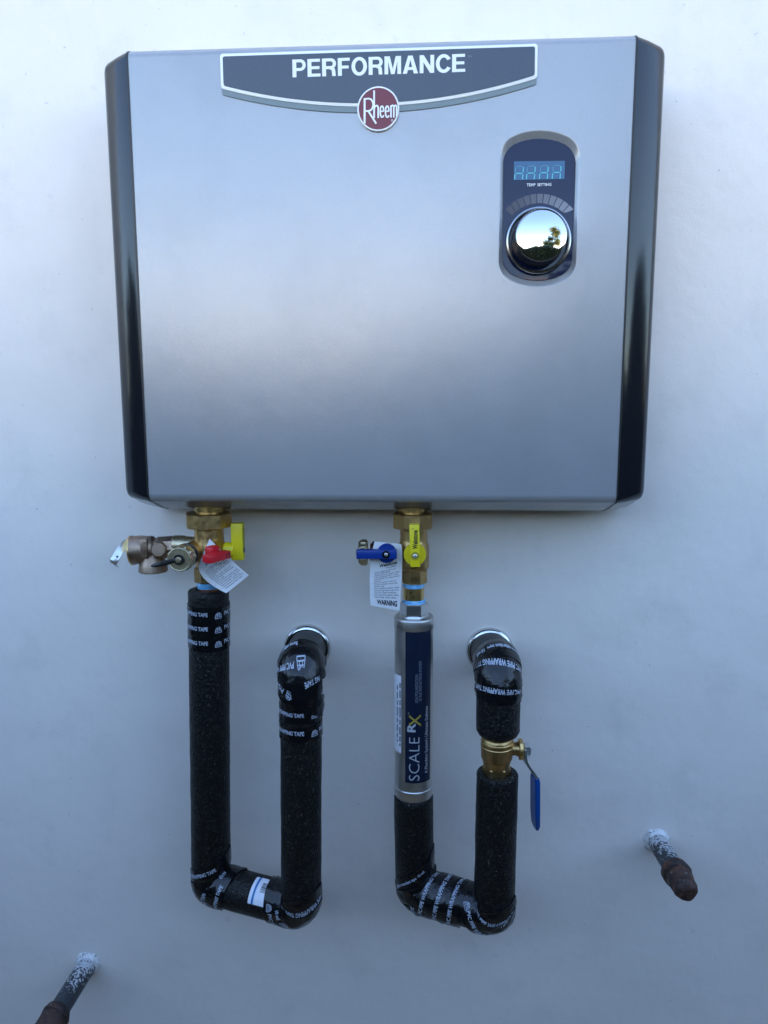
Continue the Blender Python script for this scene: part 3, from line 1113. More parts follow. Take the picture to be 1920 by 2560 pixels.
hv = thing('isolation_valve', 'brass hot outlet valve with red drain handle and yellow handle under the heater', 'valve', P(522, 1400, DL), 'heater isolation valves')
link('inlet_nipple', vlathe([(1255, 36), (1271, 36), (1271.5, 38), (1275, 38), (1275.5, 33), (1284, 33)], 523, DL), M['bright_brass'], hv)
link('union_nut', oct_nut(1280.5, 1317.5, 58.5, 521, DL, 0.0), M['brass'], hv, smooth=20)
body = link('valve_body', vlathe([(1316, 36), (1340, 36), (1352, 36), (1362, 38), (1372, 40), (1395, 40), (1403, 36), (1414, 34.5), (1416, 33)], 522.5, DL), M['brass'], hv, smooth=50)
link('lower_nut', oct_nut(1416, 1452.5, 36.5, 521.5, DL, 0.25), M['brass'], hv, smooth=20)
# branch to the relief valve
brA, brB = P(522, 1362, DL), P(434, 1362, DL)
ax = (brB - brA).normalized()
L_ = (brB - brA).length
link('branch', lathe_bm(brA, ax, [(0, 0.0078), (0.012, 0.0078), (L_ * 0.62, 0.0082), (L_ * 0.70, 0.0090), (L_ - 0.001, 0.0092), (L_, 0.0084)], n=36), M['cap_brass'], hv)
# drain port pointing away from the wall, with its cap
fc = P(447.7, 1399, 0.098)
pa = Vector((fc.x, -DL + 0.004, fc.z))
link('drain_port', lathe_bm(pa, out, [(0, 0.0095), (0.016, 0.0095), (0.018, 0.0082), (0.040, 0.0082)], n=32), M['brass'], hv)
link('port_bridge', lathe_bm(pa + out * 0.006, P(522, 1372, DL + 0.006) - (pa + out * 0.006), [(0, 0.0085), (0.028, 0.0085)], n=24), M['brass'], hv)
link('gasket_ring', lathe_bm(pa + out * 0.0305, out, [(0, 0.0103), (0.0004, 0.0112), (0.0022, 0.0112), (0.0026, 0.0103)], n=36), M['rubber'], hv)
Rc = px_size(31.5, 448, 1399, 0.098)


def hose_cap(org, axis, R_, H_, m_, parent):
    """knurled cap, org at its open end"""
    bm = bmesh.new()
    a, u, v = frame_of(axis)
    nk = 48
    rings = []
    for s, r, kn in ((0, R_ * 0.98, 0), (0.0006, R_ * 1.01, 0), (0.0015, R_, 1), (H_ - 0.0025, R_, 1), (H_ - 0.0012, R_ * 0.985, 0), (H_ - 0.0002, R_ * 0.94, 0), (H_, R_ * 0.91, 0), (H_ - 0.0003, R_ * 0.87, 0), (H_ - 0.0003, R_ * 0.30, 0)):
        ring = []
        for i in range(nk):
            th = 2 * math.pi * i / nk
            rr = r + (R_ * 0.085 if kn and i % 4 < 2 else 0)
            ring.append(bm.verts.new(org + a * s + (u * math.cos(th) + v * math.sin(th)) * rr))
        rings.append(ring)
    for x, y in zip(rings, rings[1:]):
        for i in range(nk):
            j = (i + 1) % nk
            bm.faces.new((x[i], x[j], y[j], y[i]))
    bm.faces.new(rings[0]); bm.faces.new(rings[-1])
    bmesh.ops.recalc_face_normals(bm, faces=bm.faces)
    cap_ = link('hose_cap', bm, m_, parent, smooth=25)
    link('cap_rivet', lathe_bm(org + a * (H_ - 0.0004), a, [(0, R_ * 0.24), (0.0028, R_ * 0.24), (0.0034, R_ * 0.20), (0.0035, R_ * 0.1)], n=20), m_, cap_)
    return cap_


hcap = hose_cap(fc - out * 0.0135, out, Rc * 0.99, 0.0135, M['cap_brass'], hv)
link('strap_ring', lathe_bm(fc - out * 0.0002, out, [(0, Rc * 0.44), (0.0012, Rc * 0.44), (0.0014, Rc * 0.42), (0.0014, Rc * 0.27), (0, Rc * 0.26)], n=28, cap=False), M['rubber'], hcap)
s0, s1, s2 = fc + out * 0.0007, P(405, 1410, 0.100), P(378, 1415, 0.099)
bm = bmesh.new()
zz = Vector((0, 0, 1))
rowsT = []
for p, hw in ((s0 + Vector((-0.003, 0, 0)), 0.0016), (s0.lerp(s1, 0.55), 0.0027), (s1, 0.0026), (s1.lerp(s2, 0.6), 0.0022), (s2, 0.0008)):
    rowsT.append([bm.verts.new(p + zz * hw + out * 0.0006), bm.verts.new(p + out * 0.0012), bm.verts.new(p - zz * hw * 0.8 + out * 0.0006), bm.verts.new(p - out * 0.0004)])
for a_, b_ in zip(rowsT, rowsT[1:]):
    for i in range(4):
        j = (i + 1) % 4
        bm.faces.new((a_[i], a_[j], b_[j], b_[i]))
bm.faces.new(rowsT[0]); bm.faces.new(rowsT[-1])
bmesh.ops.recalc_face_normals(bm, faces=bm.faces)
link('cap_strap', bm, M['rubber'], hcap, smooth=30)

# red drain handle
ra, rb_ = P(516, 1398.5, 0.098), P(567, 1384.5, 0.074)
xd = (rb_ - ra)
yd = Vector((0, 0, 1))
sd_ = xd.normalized().cross(yd).normalized()
rh = link('drain_handle', box_bm((ra + rb_) / 2, xd / 2, sd_ * 0.0050, yd * 0.0036, 0.0006), M['red'], hv, smooth=40, label='red drain valve handle')
hubc = P(531, 1377, 0.080)
link('handle_hub', box_bm(hubc, xd.normalized() * 0.0062, sd_ * 0.0045, yd * 0.0048, 0.0022, 3), M['red'], rh, smooth=50)
link('handle_stem', lathe_bm(hubc - yd * 0.004 - sd_ * 0.0, P(531, 1372, 0.05) - hubc, [(0, 0.0045), (0.026, 0.0045)], n=20), M['brass'], rh)
sc0 = rb_ - xd.normalized() * 0.004 + sd_ * 0.0 
fs = sd_ if sd_.y < 0 else -sd_
link('handle_screw', lathe_bm(sc0 + fs * 0.0046, fs, [(0, 0.0022), (0.0006, 0.0022), (0.0006, 0.0016), (0.0002, 0.0014)], n=16), M['dark_metal'], rh)

# yellow handle, seen from its edge
yc = P(595, 1353, 0.052)
yh = link('shutoff_handle', box_bm(yc, Vector((0.0056, 0, 0)), Vector((0, 0.0046, 0)), Vector((0, 0, px_size(46.5, 595, 1353, 0.055))), 0.0007), M['yellow'], hv, smooth=40, label='yellow shutoff handle turned side on')
hb = P(576, 1375, 0.052)
link('handle_hub', lathe_bm(hb + Vector((-0.0062, 0, 0)), Vector((1, 0, 0)), [(0, 0.0062), (0.0015, 0.0075), (0.0085, 0.0075), (0.0105, 0.0070)], n=28), M['yellow'], yh)
bm = bmesh.new()
fx = yc.x + 0.0056 + 0.00012
v_, f_ = text_geo('Webstone', 0.02)
tw = text_w('Webstone', 0.02)
vs = [bm.verts.new(Vector((fx, yc.y + 0.0022 - (y * 0.0042), yc.z - 0.006 + x / tw * 0.0185))) for x, y in v_]
for q in f_:
    bm.faces.new([vs[i] for i in q])
link('lettering', bm, M['ink'], yh, smooth=0)
link('handle_screw', lathe_bm(Vector((fx - 0.0002, yc.y, yc.z - 0.0085)), Vector((1, 0, 0)), [(0, 0.0028), (0.0004, 0.0028), (0.0005, 0.002)], n=16), M['dark_metal'], yh)

# pressure relief valve on the branch
rvA = P(437, 1366, DL)
rvB = P(331, 1376, DL + 0.005)
rax = (rvB - rvA).normalized()
rL = (rvB - rvA).length
pz = px_size(1, 380, 1370, DL)
rv = thing('pressure_relief_valve', 'brown bronze relief valve with flip lever left of the hot outlet', 'relief valve', P(380, 1410, DL))
link('thread_tape', lathe_bm(P(440, 1363, DL), rax, [(0, 0.0078), (0.0005, 0.0086), (0.0035, 0.0088), (0.0055, 0.0080)], n=32), M['ptfe'], rv)
zdir = Vector((0, 0, 1))
link('hex_section', lathe_bm(rvA, rax, [(0, 24 * pz), (2 * pz, 27.5 * pz), (38 * pz, 28.5 * pz), (42 * pz, 26 * pz)], n=8, ang=math.radians(22.5) + 0.3), M['bronze'], rv, smooth=20)
link('valve_body', lathe_bm(rvA, rax, [(38 * pz, 25 * pz), (46 * pz, 26 * pz), (50 * pz, 30.5 * pz), (54 * pz, 32 * pz), (66 * pz, 32.5 * pz), (78 * pz, 35 * pz), (rL - 6 * pz, 35.5 * pz), (rL - 3 * pz, 37 * pz), (rL, 37 * pz)], n=48), M['bronze'], rv, smooth=40)
link('end_rim', lathe_bm(rvA, rax, [(rL + 0.0001, 36.5 * pz), (rL + 0.0012, 37 * pz), (rL + 0.0018, 35.5 * pz), (rL + 0.0018, 30 * pz), (rL + 0.0026, 12 * pz), (rL + 0.0028, 2 * pz)], n=48), M['bright_brass'], rv)
link('outlet', vlathe([(1376, 27), (1398, 29), (1402, 32), (1413, 34), (1421, 35.5), (1426, 36), (1428.5, 34), (1429, 28), (1422, 27)], 381, DL + 0.003, n=40), M['bronze'], rv, smooth=40)
# cast flow arrow plate and octagonal boss on the front
barc = P(361, 1370.5, DL + 0.0155)
bar = link('arrow_plate', box_bm(barc, rax.cross(Vector((0, 0, 1))).normalized() * 0.0030, rax * 0.0031, Vector((0, 0, 0.0087)), 0.0005), M['bronze'], rv, smooth=40)
bm = bmesh.new()
for k in (-1, 0, 1):
    cz = 0.0044 * k
    strokes(bm, [(355.5, 1370 - 17 * k), (361.5, 1376 - 17 * k), (367.5, 1370 - 17 * k)], 2.2, DL + 0.0155 + 0.0034)
bmesh.ops.recalc_face_normals(bm, faces=bm.faces)
bmesh.ops.solidify(bm, geom=bm.faces[:], thickness=0.0006)
link('arrow_mark', bm, M['bronze'], bar, smooth=0)
link('boss', lathe_bm(P(402, 1372, DL + 0.006), Vector((0.1, -1, 0.1)), [(0, 20 * pz), (0.0080, 20 * pz), (0.0092, 17 * pz)], n=8, ang=0.39), M['bronze'], rv, smooth=20)
# flip lever
lp = [P(318, 1353, DL + 0.006), P(310, 1362, DL + 0.010), P(296, 1383, DL + 0.017), P(284, 1404, DL + 0.022), P(284, 1411, DL + 0.0195), P(290, 1415, DL + 0.014)]
bm = bmesh.new()
wv = (P(321, 1377, DL + 0.01) - P(304, 1366, DL + 0.012)).normalized()
rowsL = []
for i, p in enumerate(lp):
    a_ = lp[max(0, i - 1)]; b_ = lp[min(len(lp) - 1, i + 1)]
    tdir = (b_ - a_).normalized()
    nrm = tdir.cross(wv).normalized()
    hw = 0.0036 if i else 0.0026
    rowsL.append([bm.verts.new(p + wv * hw + nrm * 0.0004), bm.verts.new(p - wv * hw + nrm * 0.0004), bm.verts.new(p - wv * hw - nrm * 0.0004), bm.verts.new(p + wv * hw - nrm * 0.0004)])
for a_, b_ in zip(rowsL, rowsL[1:]):
    for i in range(4):
        j = (i + 1) % 4
        bm.faces.new((a_[i], a_[j], b_[j], b_[i]))
bm.faces.new(rowsL[0]); bm.faces.new(rowsL[-1])
bmesh.ops.recalc_face_normals(bm, faces=bm.faces)
bmesh.ops.bevel(bm, geom=[e for e in bm.edges if e.is_manifold and e.calc_face_angle(0) > 0.9], offset=0.0003, segments=1, affect='EDGES')
lev = link('flip_lever', bm, M['zinc'], rv, smooth=40)
link('lever_pin', lathe_bm(P(316, 1356, DL + 0.004), wv, [(-0.003, 0.0016), (0.003, 0.0016)], n=14), M['dark_metal'], rv)
hp_ = P(293, 1392, DL + 0.0187)
nl = (lp[3] - lp[2]).normalized().cross(wv).normalized()
nl = nl if nl.y < 0 else -nl
link('lever_hole', lathe_bm(hp_ + nl * 0.0002, nl, [(0, 0.0011), (0.0005, 0.0011), (0.0006, 0.0008)], n=14), M['dark_metal'], lev)


def sheet(name, left, right, depthL, depthR, m_, parent, nu=14, nv=22, thick=0.0003):
    """paper between two picture curves; returns mapping (u, v in 0..1) -> world"""
    def curve(c, t_):
        n_ = len(c) - 1
        if n_ == 1:
            return tuple(c[0][i] * (1 - t_) + c[1][i] * t_ for i in (0, 1))
        if n_ == 2:
            return tuple(c[0][i] * (1 - t_) ** 2 + 2 * t_ * (1 - t_) * (2 * c[1][i] - 0.5 * c[0][i] - 0.5 * c[2][i]) + c[2][i] * t_ * t_ for i in (0, 1))

    def fn(u, v, up=0.0):
        l, r = curve(left, v), curve(right, v)
        dl, dr = depthL(v), depthR(v)
        bow = 0.0012 * math.sin(math.pi * u) * math.sin(math.pi * v * 0.9 + 0.2)
        return P(l[0] * (1 - u) + r[0] * u, l[1] * (1 - u) + r[1] * u, dl * (1 - u) + dr * u + bow + up)
    bm = bmesh.new()
    for k in (0, 1):
        g = [[bm.verts.new(fn(i / nu, j / nv, -thick * k)) for j in range(nv + 1)] for i in range(nu + 1)]
        for i in range(nu):
            for j in range(nv):
                f = (g[i][j], g[i + 1][j], g[i + 1][j + 1], g[i][j + 1])
                bm.faces.new(f)
    bmesh.ops.recalc_face_normals(bm, faces=bm.faces)
    o = link(name, bm, m_, parent, smooth=60)
    return o, fn


TAG = ['Water may be HOT and', 'under PRESSURE.', 'Operation of drain valve', 'may discharge HOT water', 'potentially causing severe', 'injury.', 'Ensure drain valve is',
       'closed before removing', 'drain cap.', 'Use extreme caution when', 'removing drain cap as it', 'may be under pressure.', 'Use extreme caution when', 'operating drain valve.']
BUL = {0, 2, 6, 9, 12}


def tag_print(fn, parent, W_, H_, y_head=0.30, y0=0.40, dy=0.036, warn=0.945, cap=0.0017):
    """letters on a tag sheet; W_, H_ its size in metres"""
    g = lambda x, y: fn(0.5 + x / W_, -y / H_, 0.00012)
    bm = bmesh.new()
    map_text(bm, 'Webstone', g, 0.06 * W_, -y_head * H_, 0, 0.0032, off=0.035, width=W_ * 0.55, sub=0.002)
    link('brand_lettering', bm, M['ink'], parent, smooth=0)
    bm = bmesh.new()
    for i, s in enumerate(TAG):
        wd = min(0.80, 0.033 * len(s)) * W_
        x = -0.36 * W_ + wd / 2
        map_text(bm, s, g, x, -(y0 + dy * i) * H_, 0, cap, off=0.01, width=wd, sub=0.003)
        if i in BUL:
            map_text(bm, '-', g, -0.43 * W_, -(y0 + dy * i) * H_, 0, cap, off=0.05, width=0.0006)
    map_text(bm, 'from NIBCO', g, 0.16 * W_, -y_head * H_ - 0.0033, 0, 0.0011, off=0.02, width=W_ * 0.30, sub=0.003)
    link('small_print', bm, M['grey_ink'], parent, smooth=0)
    if warn:
        bm = bmesh.new()
        map_text(bm, 'WARNING', g, 0.06 * W_, -warn * H_, 0, 0.0030, off=0.035, width=W_ * 0.68, sub=0.002)
        link('warning_lettering', bm, M['ink'], parent, smooth=0)


tg = thing('warning_tag', 'white paper tag curling out below the red handle', 'tag', P(540, 1400, 0.07), 'paper warning tags on the valves')
_, fn = sheet('card', [(497, 1410), (511, 1447), (566, 1483)], [(524, 1347), (573, 1395), (622, 1438)], lambda v: 0.0665 + 0.008 * v - 0.001 * v * v, lambda v: 0.0665 + 0.012 * v - 0.014 * v * v, M['tag'], tg)
tag_print(fn, tg, 0.0245, 0.040, y_head=0.26, y0=0.38, dy=0.042, warn=0, cap=0.00105)

# hot pipe insulation: down, across, up and back into the wall
RF = 0.0195
A0 = P(521.5, 1473, DL)
A1 = Vector(P(533, 2219, DL)); A1.x = P(528.5, 2219, DL).x
A2 = P(754, 2268, DR)
A3 = P(752, 1662, DR)
A4 = P(769, 1618, 0.0)
A1.z = A2.z + 0.001
A2.x = P(753.5, 2268, DR).x
hotT = Tube([A0, A1, A2, A3, Vector((A4.x, -0.0015, A4.z))], RF, [0.012, 0.015, 0.022], wob=0.00035, seed=1)
hp2 = thing('pipe_insulation', 'black foam insulated pipe loop on the left with a white sticker at its bottom', 'insulated pipe', P(640, 2250, 0.06), 'black foam pipe loops')
sA = hotT.near(533, 2219, DL)
sB = hotT.near(754, 2268, DR, lo=sA + 0.03)
sC = hotT.near(752, 1664, DR, lo=sB + 0.05)
link('foam_sleeve', hotT.sleeve(0, sA, inner=0.012), M['foam'], hp2)
link('foam_sleeve', hotT.sleeve(sA + 0.0006, sB - 0.0006), M['foam'], hp2)
link('foam_sleeve', hotT.sleeve(sB + 0.0002, sC - 0.006), M['foam'], hp2)
link('foam_sleeve', hotT.sleeve(sC - 0.0055, hotT.L - 0.0005), M['foam'], hp2, label='grey black foam elbow entering the wall')
link('copper_stub', lathe_bm(A0 + Vector((0, 0, 0.0045)), Vector((0, 0, -1)), [(0, 0.0098), (0.0006, 0.0105), (0.02, 0.0105)], n=32), M['copper'], hp2)
link('thread_tape', vlathe([(1451, 28), (1454, 29.5), (1457, 28.6), (1460, 29.4), (1463, 28.2), (1468, 28)], 521.5, DL, n=32), M['ptfe'], hp2)

PI = math.pi


def wrap(tube, parent, th0, s0, phi, length, width=0.0185, up=0.0005, seed=0, words=(), cap=0.0036, marks=(), wr=0.0004):
    """one strip of printed tape; words: (text, x, y, flip[, width]) laid along the strip"""
    o = link('tape_strip', tube.strip(th0, s0, phi, length, width, up, seed=seed, wr=wr), M['tape'], parent, smooth=60)
    bm = bmesh.new()
    c, sn = math.cos(phi), math.sin(phi)
    hf = tube.height(up, wr, seed)

    def fn(x, y):
        return tube.pt(th0 + (x * c - y * sn) / tube.r, s0 - (x * sn + y * c), hf(x, y) + 0.0002 + 0.3 * wr)
    for wd in words:
        map_text(bm, wd[0], fn, wd[1], wd[2], PI if wd[3] else 0, cap, off=0.03, width=wd[4] if len(wd) > 4 else None, sub=0.0022)
    for x, y, fl in marks:
        tube.mark(bm, fn, x, y, PI if fl else 0, 0.0062)
    if len(bm.verts):
        link('tape_print', bm, M['tape_print'], o, smooth=0)
    else:
        bm.free()
    return o


FULL = 2 * PI * RF * 0.985
# top of the left leg: three turns
for i, py in enumerate((1530, 1563, 1598)):
    s = hotT.near(524, py, DL, hi=sA)
    wrap(hotT, hp2, 0, s, 0.0, FULL, width=0.0150, up=0.0006 - 0.0001 * i, seed=i, words=[('PVC PIPE WRAPPING TAPE', -0.0180, 0.0012, 0, 0.0455), ('PVC PIPE', 0.0290, 0.0009, 0, 0.016)], marks=[(0.0145, -0.0004, 0)])
# bottom left corner
wrap(hotT, hp2, -0.1, sA - 0.0195, 0.42, 0.080, up=0.0006, seed=11, words=[('PVC PIPE WRAPPING TAPE', -0.0085, 0.0030, 0, 0.046)], width=0.019)
wrap(hotT, hp2, -0.1, sA - 0.0040, 0.18, 0.075, up=0.0010, seed=12, words=[('PVC PIPE WRAPPING TAPE', -0.0240, -0.0035, 0, 0.046)], wr=0.0009)
wrap(hotT, hp2, 0.0, sA + 0.0120, -0.28, 0.080, up=0.0014, seed=13, words=[('PVC PIPE WRAPPING TAPE', -0.0130, -0.0040, 0, 0.046)], marks=[(0.0170, 0.0035, 0)], wr=0.0008)
# bottom right corner
wrap(hotT, hp2, 0.0, sB - 0.0215, 0.12, 0.080, up=0.0007, seed=14, words=[('PVC PIPE', -0.0130, 0.0010, 1, 0.018)], marks=[(0.0010, 0.0015, 1)], width=0.016, wr=0.0006)
wrap(hotT, hp2, 0.0, sB - 0.0100, 0.30, 0.085, up=0.0012, seed=15, words=[('10 mil', -0.002, 0.004, 1, 0.008)], marks=[(-0.0130, 0.0030, 1)], width=0.018, wr=0.0007)
wrap(hotT, hp2, 0.0, sB + 0.0040, 0.35, 0.085, up=0.0009, seed=16, words=[('PVC PIPE WRAPPING TAPE', -0.0220, 0.0030, 0, 0.046)], width=0.019)
# white sticker on the cross piece
sS = hotT.near(676, 2232, DR - 0.012, lo=sA, hi=sB)
bm = bmesh.new()
n1, n2 = 16, 10
stk = lambda x, y, up: hotT.pt(-x / RF, sS - y, up)
# x runs round the pipe (negative is up), y along it
g = [[bm.verts.new(stk(-0.026 + 0.026 * i / n1, 0.012 - 0.0225 * j / n2, 0.0006)) for j in range(n2 + 1)] for i in range(n1 + 1)]
for i in range(n1):
    for j in range(n2):
        bm.faces.new((g[i][j], g[i + 1][j], g[i + 1][j + 1], g[i][j + 1]))
bmesh.ops.recalc_face_normals(bm, faces=bm.faces)
st = link('sticker', bm, M['sticker'], hp2, smooth=60, label='white sticker with a blue stripe and bar code')
bm = bmesh.new()
g = [[bm.verts.new(stk(-0.0258 + 0.0256 * i / n1, 0.0085 - 0.0022 * j, 0.00075)) for j in range(2)] for i in range(n1 + 1)]
for i in range(n1):
    bm.faces.new((g[i][0], g[i + 1][0], g[i + 1][1], g[i][1]))
link('stripe', bm, M['sticker_blue'], st, smooth=60)
bm = bmesh.new()
x = -0.0205
for k in range(9):
    wv_ = random.choice((0.0004, 0.0007, 0.001))
    bm.faces.new([bm.verts.new(stk(a_, b_, 0.00075)) for a_, b_ in ((x, 0.002), (x + wv_, 0.002), (x + wv_, -0.006), (x, -0.006))])
    x += wv_ + random.choice((0.0004, 0.0007))
link('bar_code', bm, M['ink'], st, smooth=0)
# upper turns on the right leg and the elbow
for i, py in enumerate((1812, 1776, 1738)):
    s = hotT.near(752, py, DR, lo=sB)
    wrap(hotT, hp2, 0, s, PI, FULL, width=0.0142, up=0.0006, seed=20 + i, words=[('PVC PIPE WRAPPING TAPE', -0.0065, 0.002, 0, 0.0455), ('PVC PIPE', 0.0400, 0.002, 0, 0.016)], marks=[(0.0265, 0.0005, 0)])
s = hotT.near(752, 1702, DR, lo=sB)
wrap(hotT, hp2, 0.0, s - 0.003, -0.42, FULL * 0.8, width=0.020, up=0.0014, seed=24, words=[('PVC PIPE WRAPPING TAPE', 0.0250, 0.0010, 0, 0.046)], marks=[(-0.0045, 0.001, 0)], wr=0.0010)
wrap(hotT, hp2, 0.0, s + 0.0125, 0.04, FULL * 0.8, width=0.020, up=0.0018, seed=25, words=[('PVC PIPE WRAPPING TAPE', 0.0130, 0.0030, 0, 0.042), ('flame retardant tape', 0.002, -0.0070, 0, 0.025)], marks=[(-0.0135, 0.0030, 0)], wr=0.0014, cap=0.0024)
wrap(hotT, hp2, -1.0, s + 0.002, 0.25, 0.030, width=0.019, up=0.0022, seed=26, words=[('NG TAPE', -0.0040, 0.0, 0, 0.014)], wr=0.0008, cap=0.0028)

# wall flanges
for (cx, cy, lab) in ((769, 1618, 'round chrome wall flange around the elbow of the left pipe loop'), (1224, 1626, 'round chrome wall flange around the elbow above the ball valve')):
    c = P(cx, cy, 0)
    r = px_size(59.5, cx, cy, 0)
    bm = lathe_bm(c, out, [(0.0, r), (0.0012, r), (0.0035, r * 0.965), (0.0052, r * 0.90), (0.0056, r * 0.84), (0.0030, r * 0.78), (0.0012, r * 0.73), (0.001, 0.012)], n=72, cap=False)
    o = link('wall_flange', bm, M['flange'])
    o['label'] = lab
    o['category'] = 'flange'
    o['group'] = 'chrome wall flanges'

# ------------------------------------------------------------------ cold side
cv = thing('isolation_valve', 'brass cold inlet valve with blue drain handle and upright yellow handle', 'valve', P(1036, 1400, DL), 'heater isolation valves')
link('inlet_nipple', vlathe([(1255, 32), (1272, 32), (1272.5, 34), (1276, 34), (1276.5, 29), (1285, 29)], 1031, DL), M['bright_brass'], cv)
link('union_nut', oct_nut(1281.5, 1320, 51.5, 1032.5, DL, math.radians(22.5) + 0.06), M['brass'], cv, smooth=20)
link('valve_body', vlathe([(1319, 34), (1345, 34), (1354, 34.5), (1362, 37.5), (1372, 38.5), (1405, 38.5), (1414, 38.5), (1420, 36), (1423, 32)], 1034.5, DL), M['brass'], cv, smooth=50)
link('lower_nut', oct_nut(1422.5, 1455.5, 33, 1036, DL, 0.30), M['brass'], cv, smooth=20)
dA, dB = P(1030, 1381, DL), P(936, 1381, DL)
link('drain_port', lathe_bm(dA, (dB - dA), [(0, 0.0070), (0.017, 0.0070), (0.019, 0.0092), (0.033, 0.0092), (0.0345, 0.0078), ((dB - dA).length, 0.0078)], n=32), M['brass'], cv)
dx = (dB - dA).normalized()
for k in range(4):
    link('thread', lathe_bm(P(936.5, 1381, DL) + dx * (0.0011 * k), dx, [(-0.0006, 0.0082), (0, 0.0094), (0.0006, 0.0082)], n=32), M['bright_brass'], cv)
link('gasket_ring', lathe_bm(P(934, 1381, DL) , dx, [(-0.0007, 0.0094), (0, 0.0110), (0.0008, 0.0110), (0.0012, 0.0094)], n=32), M['rubber'], cv)
R2 = px_size(30.5, 910, 1381, DL)
cap2 = hose_cap(P(919, 1381, DL), dx, R2, 0.0082, M['cap_brass'], cv)
link('strap_ring', lathe_bm(P(919, 1381, DL) + dx * 0.0078, dx, [(0, 0.0045), (0.0014, 0.0045), (0.0016, 0.004)], n=20), M['rubber'], cap2)


def lever_handle(name, hub, hr, ends, halfw, d0, d1, m_, parent, label, wx):
    """flat valve handle: round hub and a raised bar; ends are the bar's picture end points"""
    hubd = px_size(hr, hub[0], hub[1], d0)
    c = P(hub[0], hub[1], d0)
    h = link(name, lathe_bm(Vector((c.x, -d0 + 0.006, c.z)), out, [(0, hubd * 0.96), (0.0045, hubd), (0.0056, hubd * 0.99), (0.006, hubd * 0.96)], n=48), m_, parent, label=label)
    a, b = P(*ends[0], d1), P(*ends[1], d1)
    dd = (b - a)
    hw = px_size(halfw, hub[0], hub[1], d1)
    sd2 = out.cross(dd.normalized())
    link('handle_bar', box_bm((a + b) / 2 - out * 0.0045, dd / 2, sd2 * hw, out * 0.0045, 0.0007), m_, h, smooth=40)
    sc_ = P(*wx, d1)
    well = link('screw_well', lathe_bm(sc_ + out * 0.0001, out, [(0, hw * 0.86), (0.0004, hw * 0.86), (0.00045, hw * 0.74), (0.0001, hw * 0.70)], n=28), M['dark_metal'] if name == 'drain_handle' else M['well_y'], h)
    link('handle_screw', lathe_bm(sc_ + out * 0.0002, out, [(0, hw * 0.42), (0.0008, hw * 0.40), (0.0013, hw * 0.25), (0.0007, hw * 0.15)], n=20), M['bright_steel'], h)
    return h


M['well_y'] = mat('screw_well_yellow', (0.42, 0.34, 0.02), 0.5)
lever_handle('drain_handle', (966.5, 1384), 24.5, ((890.5, 1387), (991.5, 1387)), 11.2, 0.070, 0.0770, M['blue'], cv, 'blue drain valve handle', (965, 1386.5))
yh2 = lever_handle('shutoff_handle', (1037, 1387), 28.5, ((1035.5, 1312), (1038.5, 1418)), 12.6, 0.070, 0.0785, M['yellow'], cv, 'yellow shutoff handle standing upright', (1037.8, 1390))
bm = bmesh.new()
g = lambda x, y: P(1037.2 - 0.0, 1350, 0.0787) + Vector((x, 0, y))
map_text(bm, 'Webstone', g, 0.0002, 0.0003, PI / 2, 0.0042, off=0.03, width=px_size(48, 1037, 1350, 0.079), sub=0)
map_text(bm, 'o', g, -0.0021, px_size(28, 1037, 1350, 0.079), PI / 2, 0.0016, off=0.02, width=0.0013)
link('lettering', bm, M['ink'], yh2, smooth=0)

tg = thing('warning_tag', 'white paper tag hanging straight down behind the blue handle', 'tag', P(960, 1440, 0.06), 'paper warning tags on the valves')
_, fn = sheet('card', [(937, 1354), (925.5, 1418), (926.5, 1513.5)], [(1001, 1360), (1005.5, 1400), (999, 1527)], lambda v: 0.0632 + 0.002 * v, lambda v: 0.0640 + 0.004 * v * (1 - v), M['tag'], tg)
tag_print(fn, tg, 0.0255, 0.0700, y_head=0.515, y0=0.598, dy=0.0232, warn=0.950, cap=0.00105)

nip = thing('pipe_nipple', 'short bright brass nipple with blue thread tape below the cold valve', 'pipe fitting', P(1034.5, 1480, DL))
link('brass_tube', vlathe([(1450, 26), (1510, 26.3)], 1034.3, DL, n=40), M['bright_brass'], nip)
link('thread_tape', vlathe([(1454, 25), (1456, 27), (1459, 26.4), (1461.5, 27.2), (1464, 26.6), (1467, 26.2)], 1034.3, DL, n=36), M['ptfe'], nip)
link('thread_tape', vlathe([(1497, 26.4), (1499, 28.5), (1502, 28), (1504, 30), (1506.5, 29.2), (1508.5, 31.0), (1512, 31)], 1034.6, DL, n=36), M['ptfe'], nip)

# scale filter canister
FD2 = DL
RFc = px_size(48.8, 1036, 1700, FD2)
fT = P(1035, 1544, FD2)
fB = P(1036.5, 1984, FD2)
fB.x = fT.x
filt = thing('water_filter', 'stainless steel scale filter canister with a navy label and white lettering', 'water filter', fB)
link('hex_neck', oct_nut(1505, 1537, 36, 1034.8, FD2, 0.52, ch=2, n=6), M['bright_steel'], filt, smooth=20)
link('neck_flange', vlathe([(1533, 30), (1534, 34), (1537, 36), (1541, 39)], 1034.8, FD2, n=44), M['bright_steel'], filt, smooth=40)
FL = (fT - fB).length
dn = Vector((0, 0, -1))
link('end_band', lathe_bm(fT + Vector((0, 0, 0.0025)), dn, [(0, RFc * 0.86), (0.0004, RFc * 0.95), (0.0016, RFc * 1.0), (0.0022, RFc * 1.008), (0.0110, RFc * 1.008), (0.0115, RFc * 0.99)], n=64), M['steel'], filt, smooth=40)
link('canister', lathe_bm(fT, dn, [(0.004, RFc * 0.985), (FL - 0.004, RFc * 0.985)], n=64), M['steel'], filt)
link('end_band', lathe_bm(fB + Vector((0, 0, 0.0105)), dn, [(0, RFc * 0.985), (0.0004, RFc * 1.006), (0.009, RFc * 1.0), (0.0095, RFc * 0.985), (0.0115, RFc * 0.93)], n=64), M['steel'], filt, smooth=40)
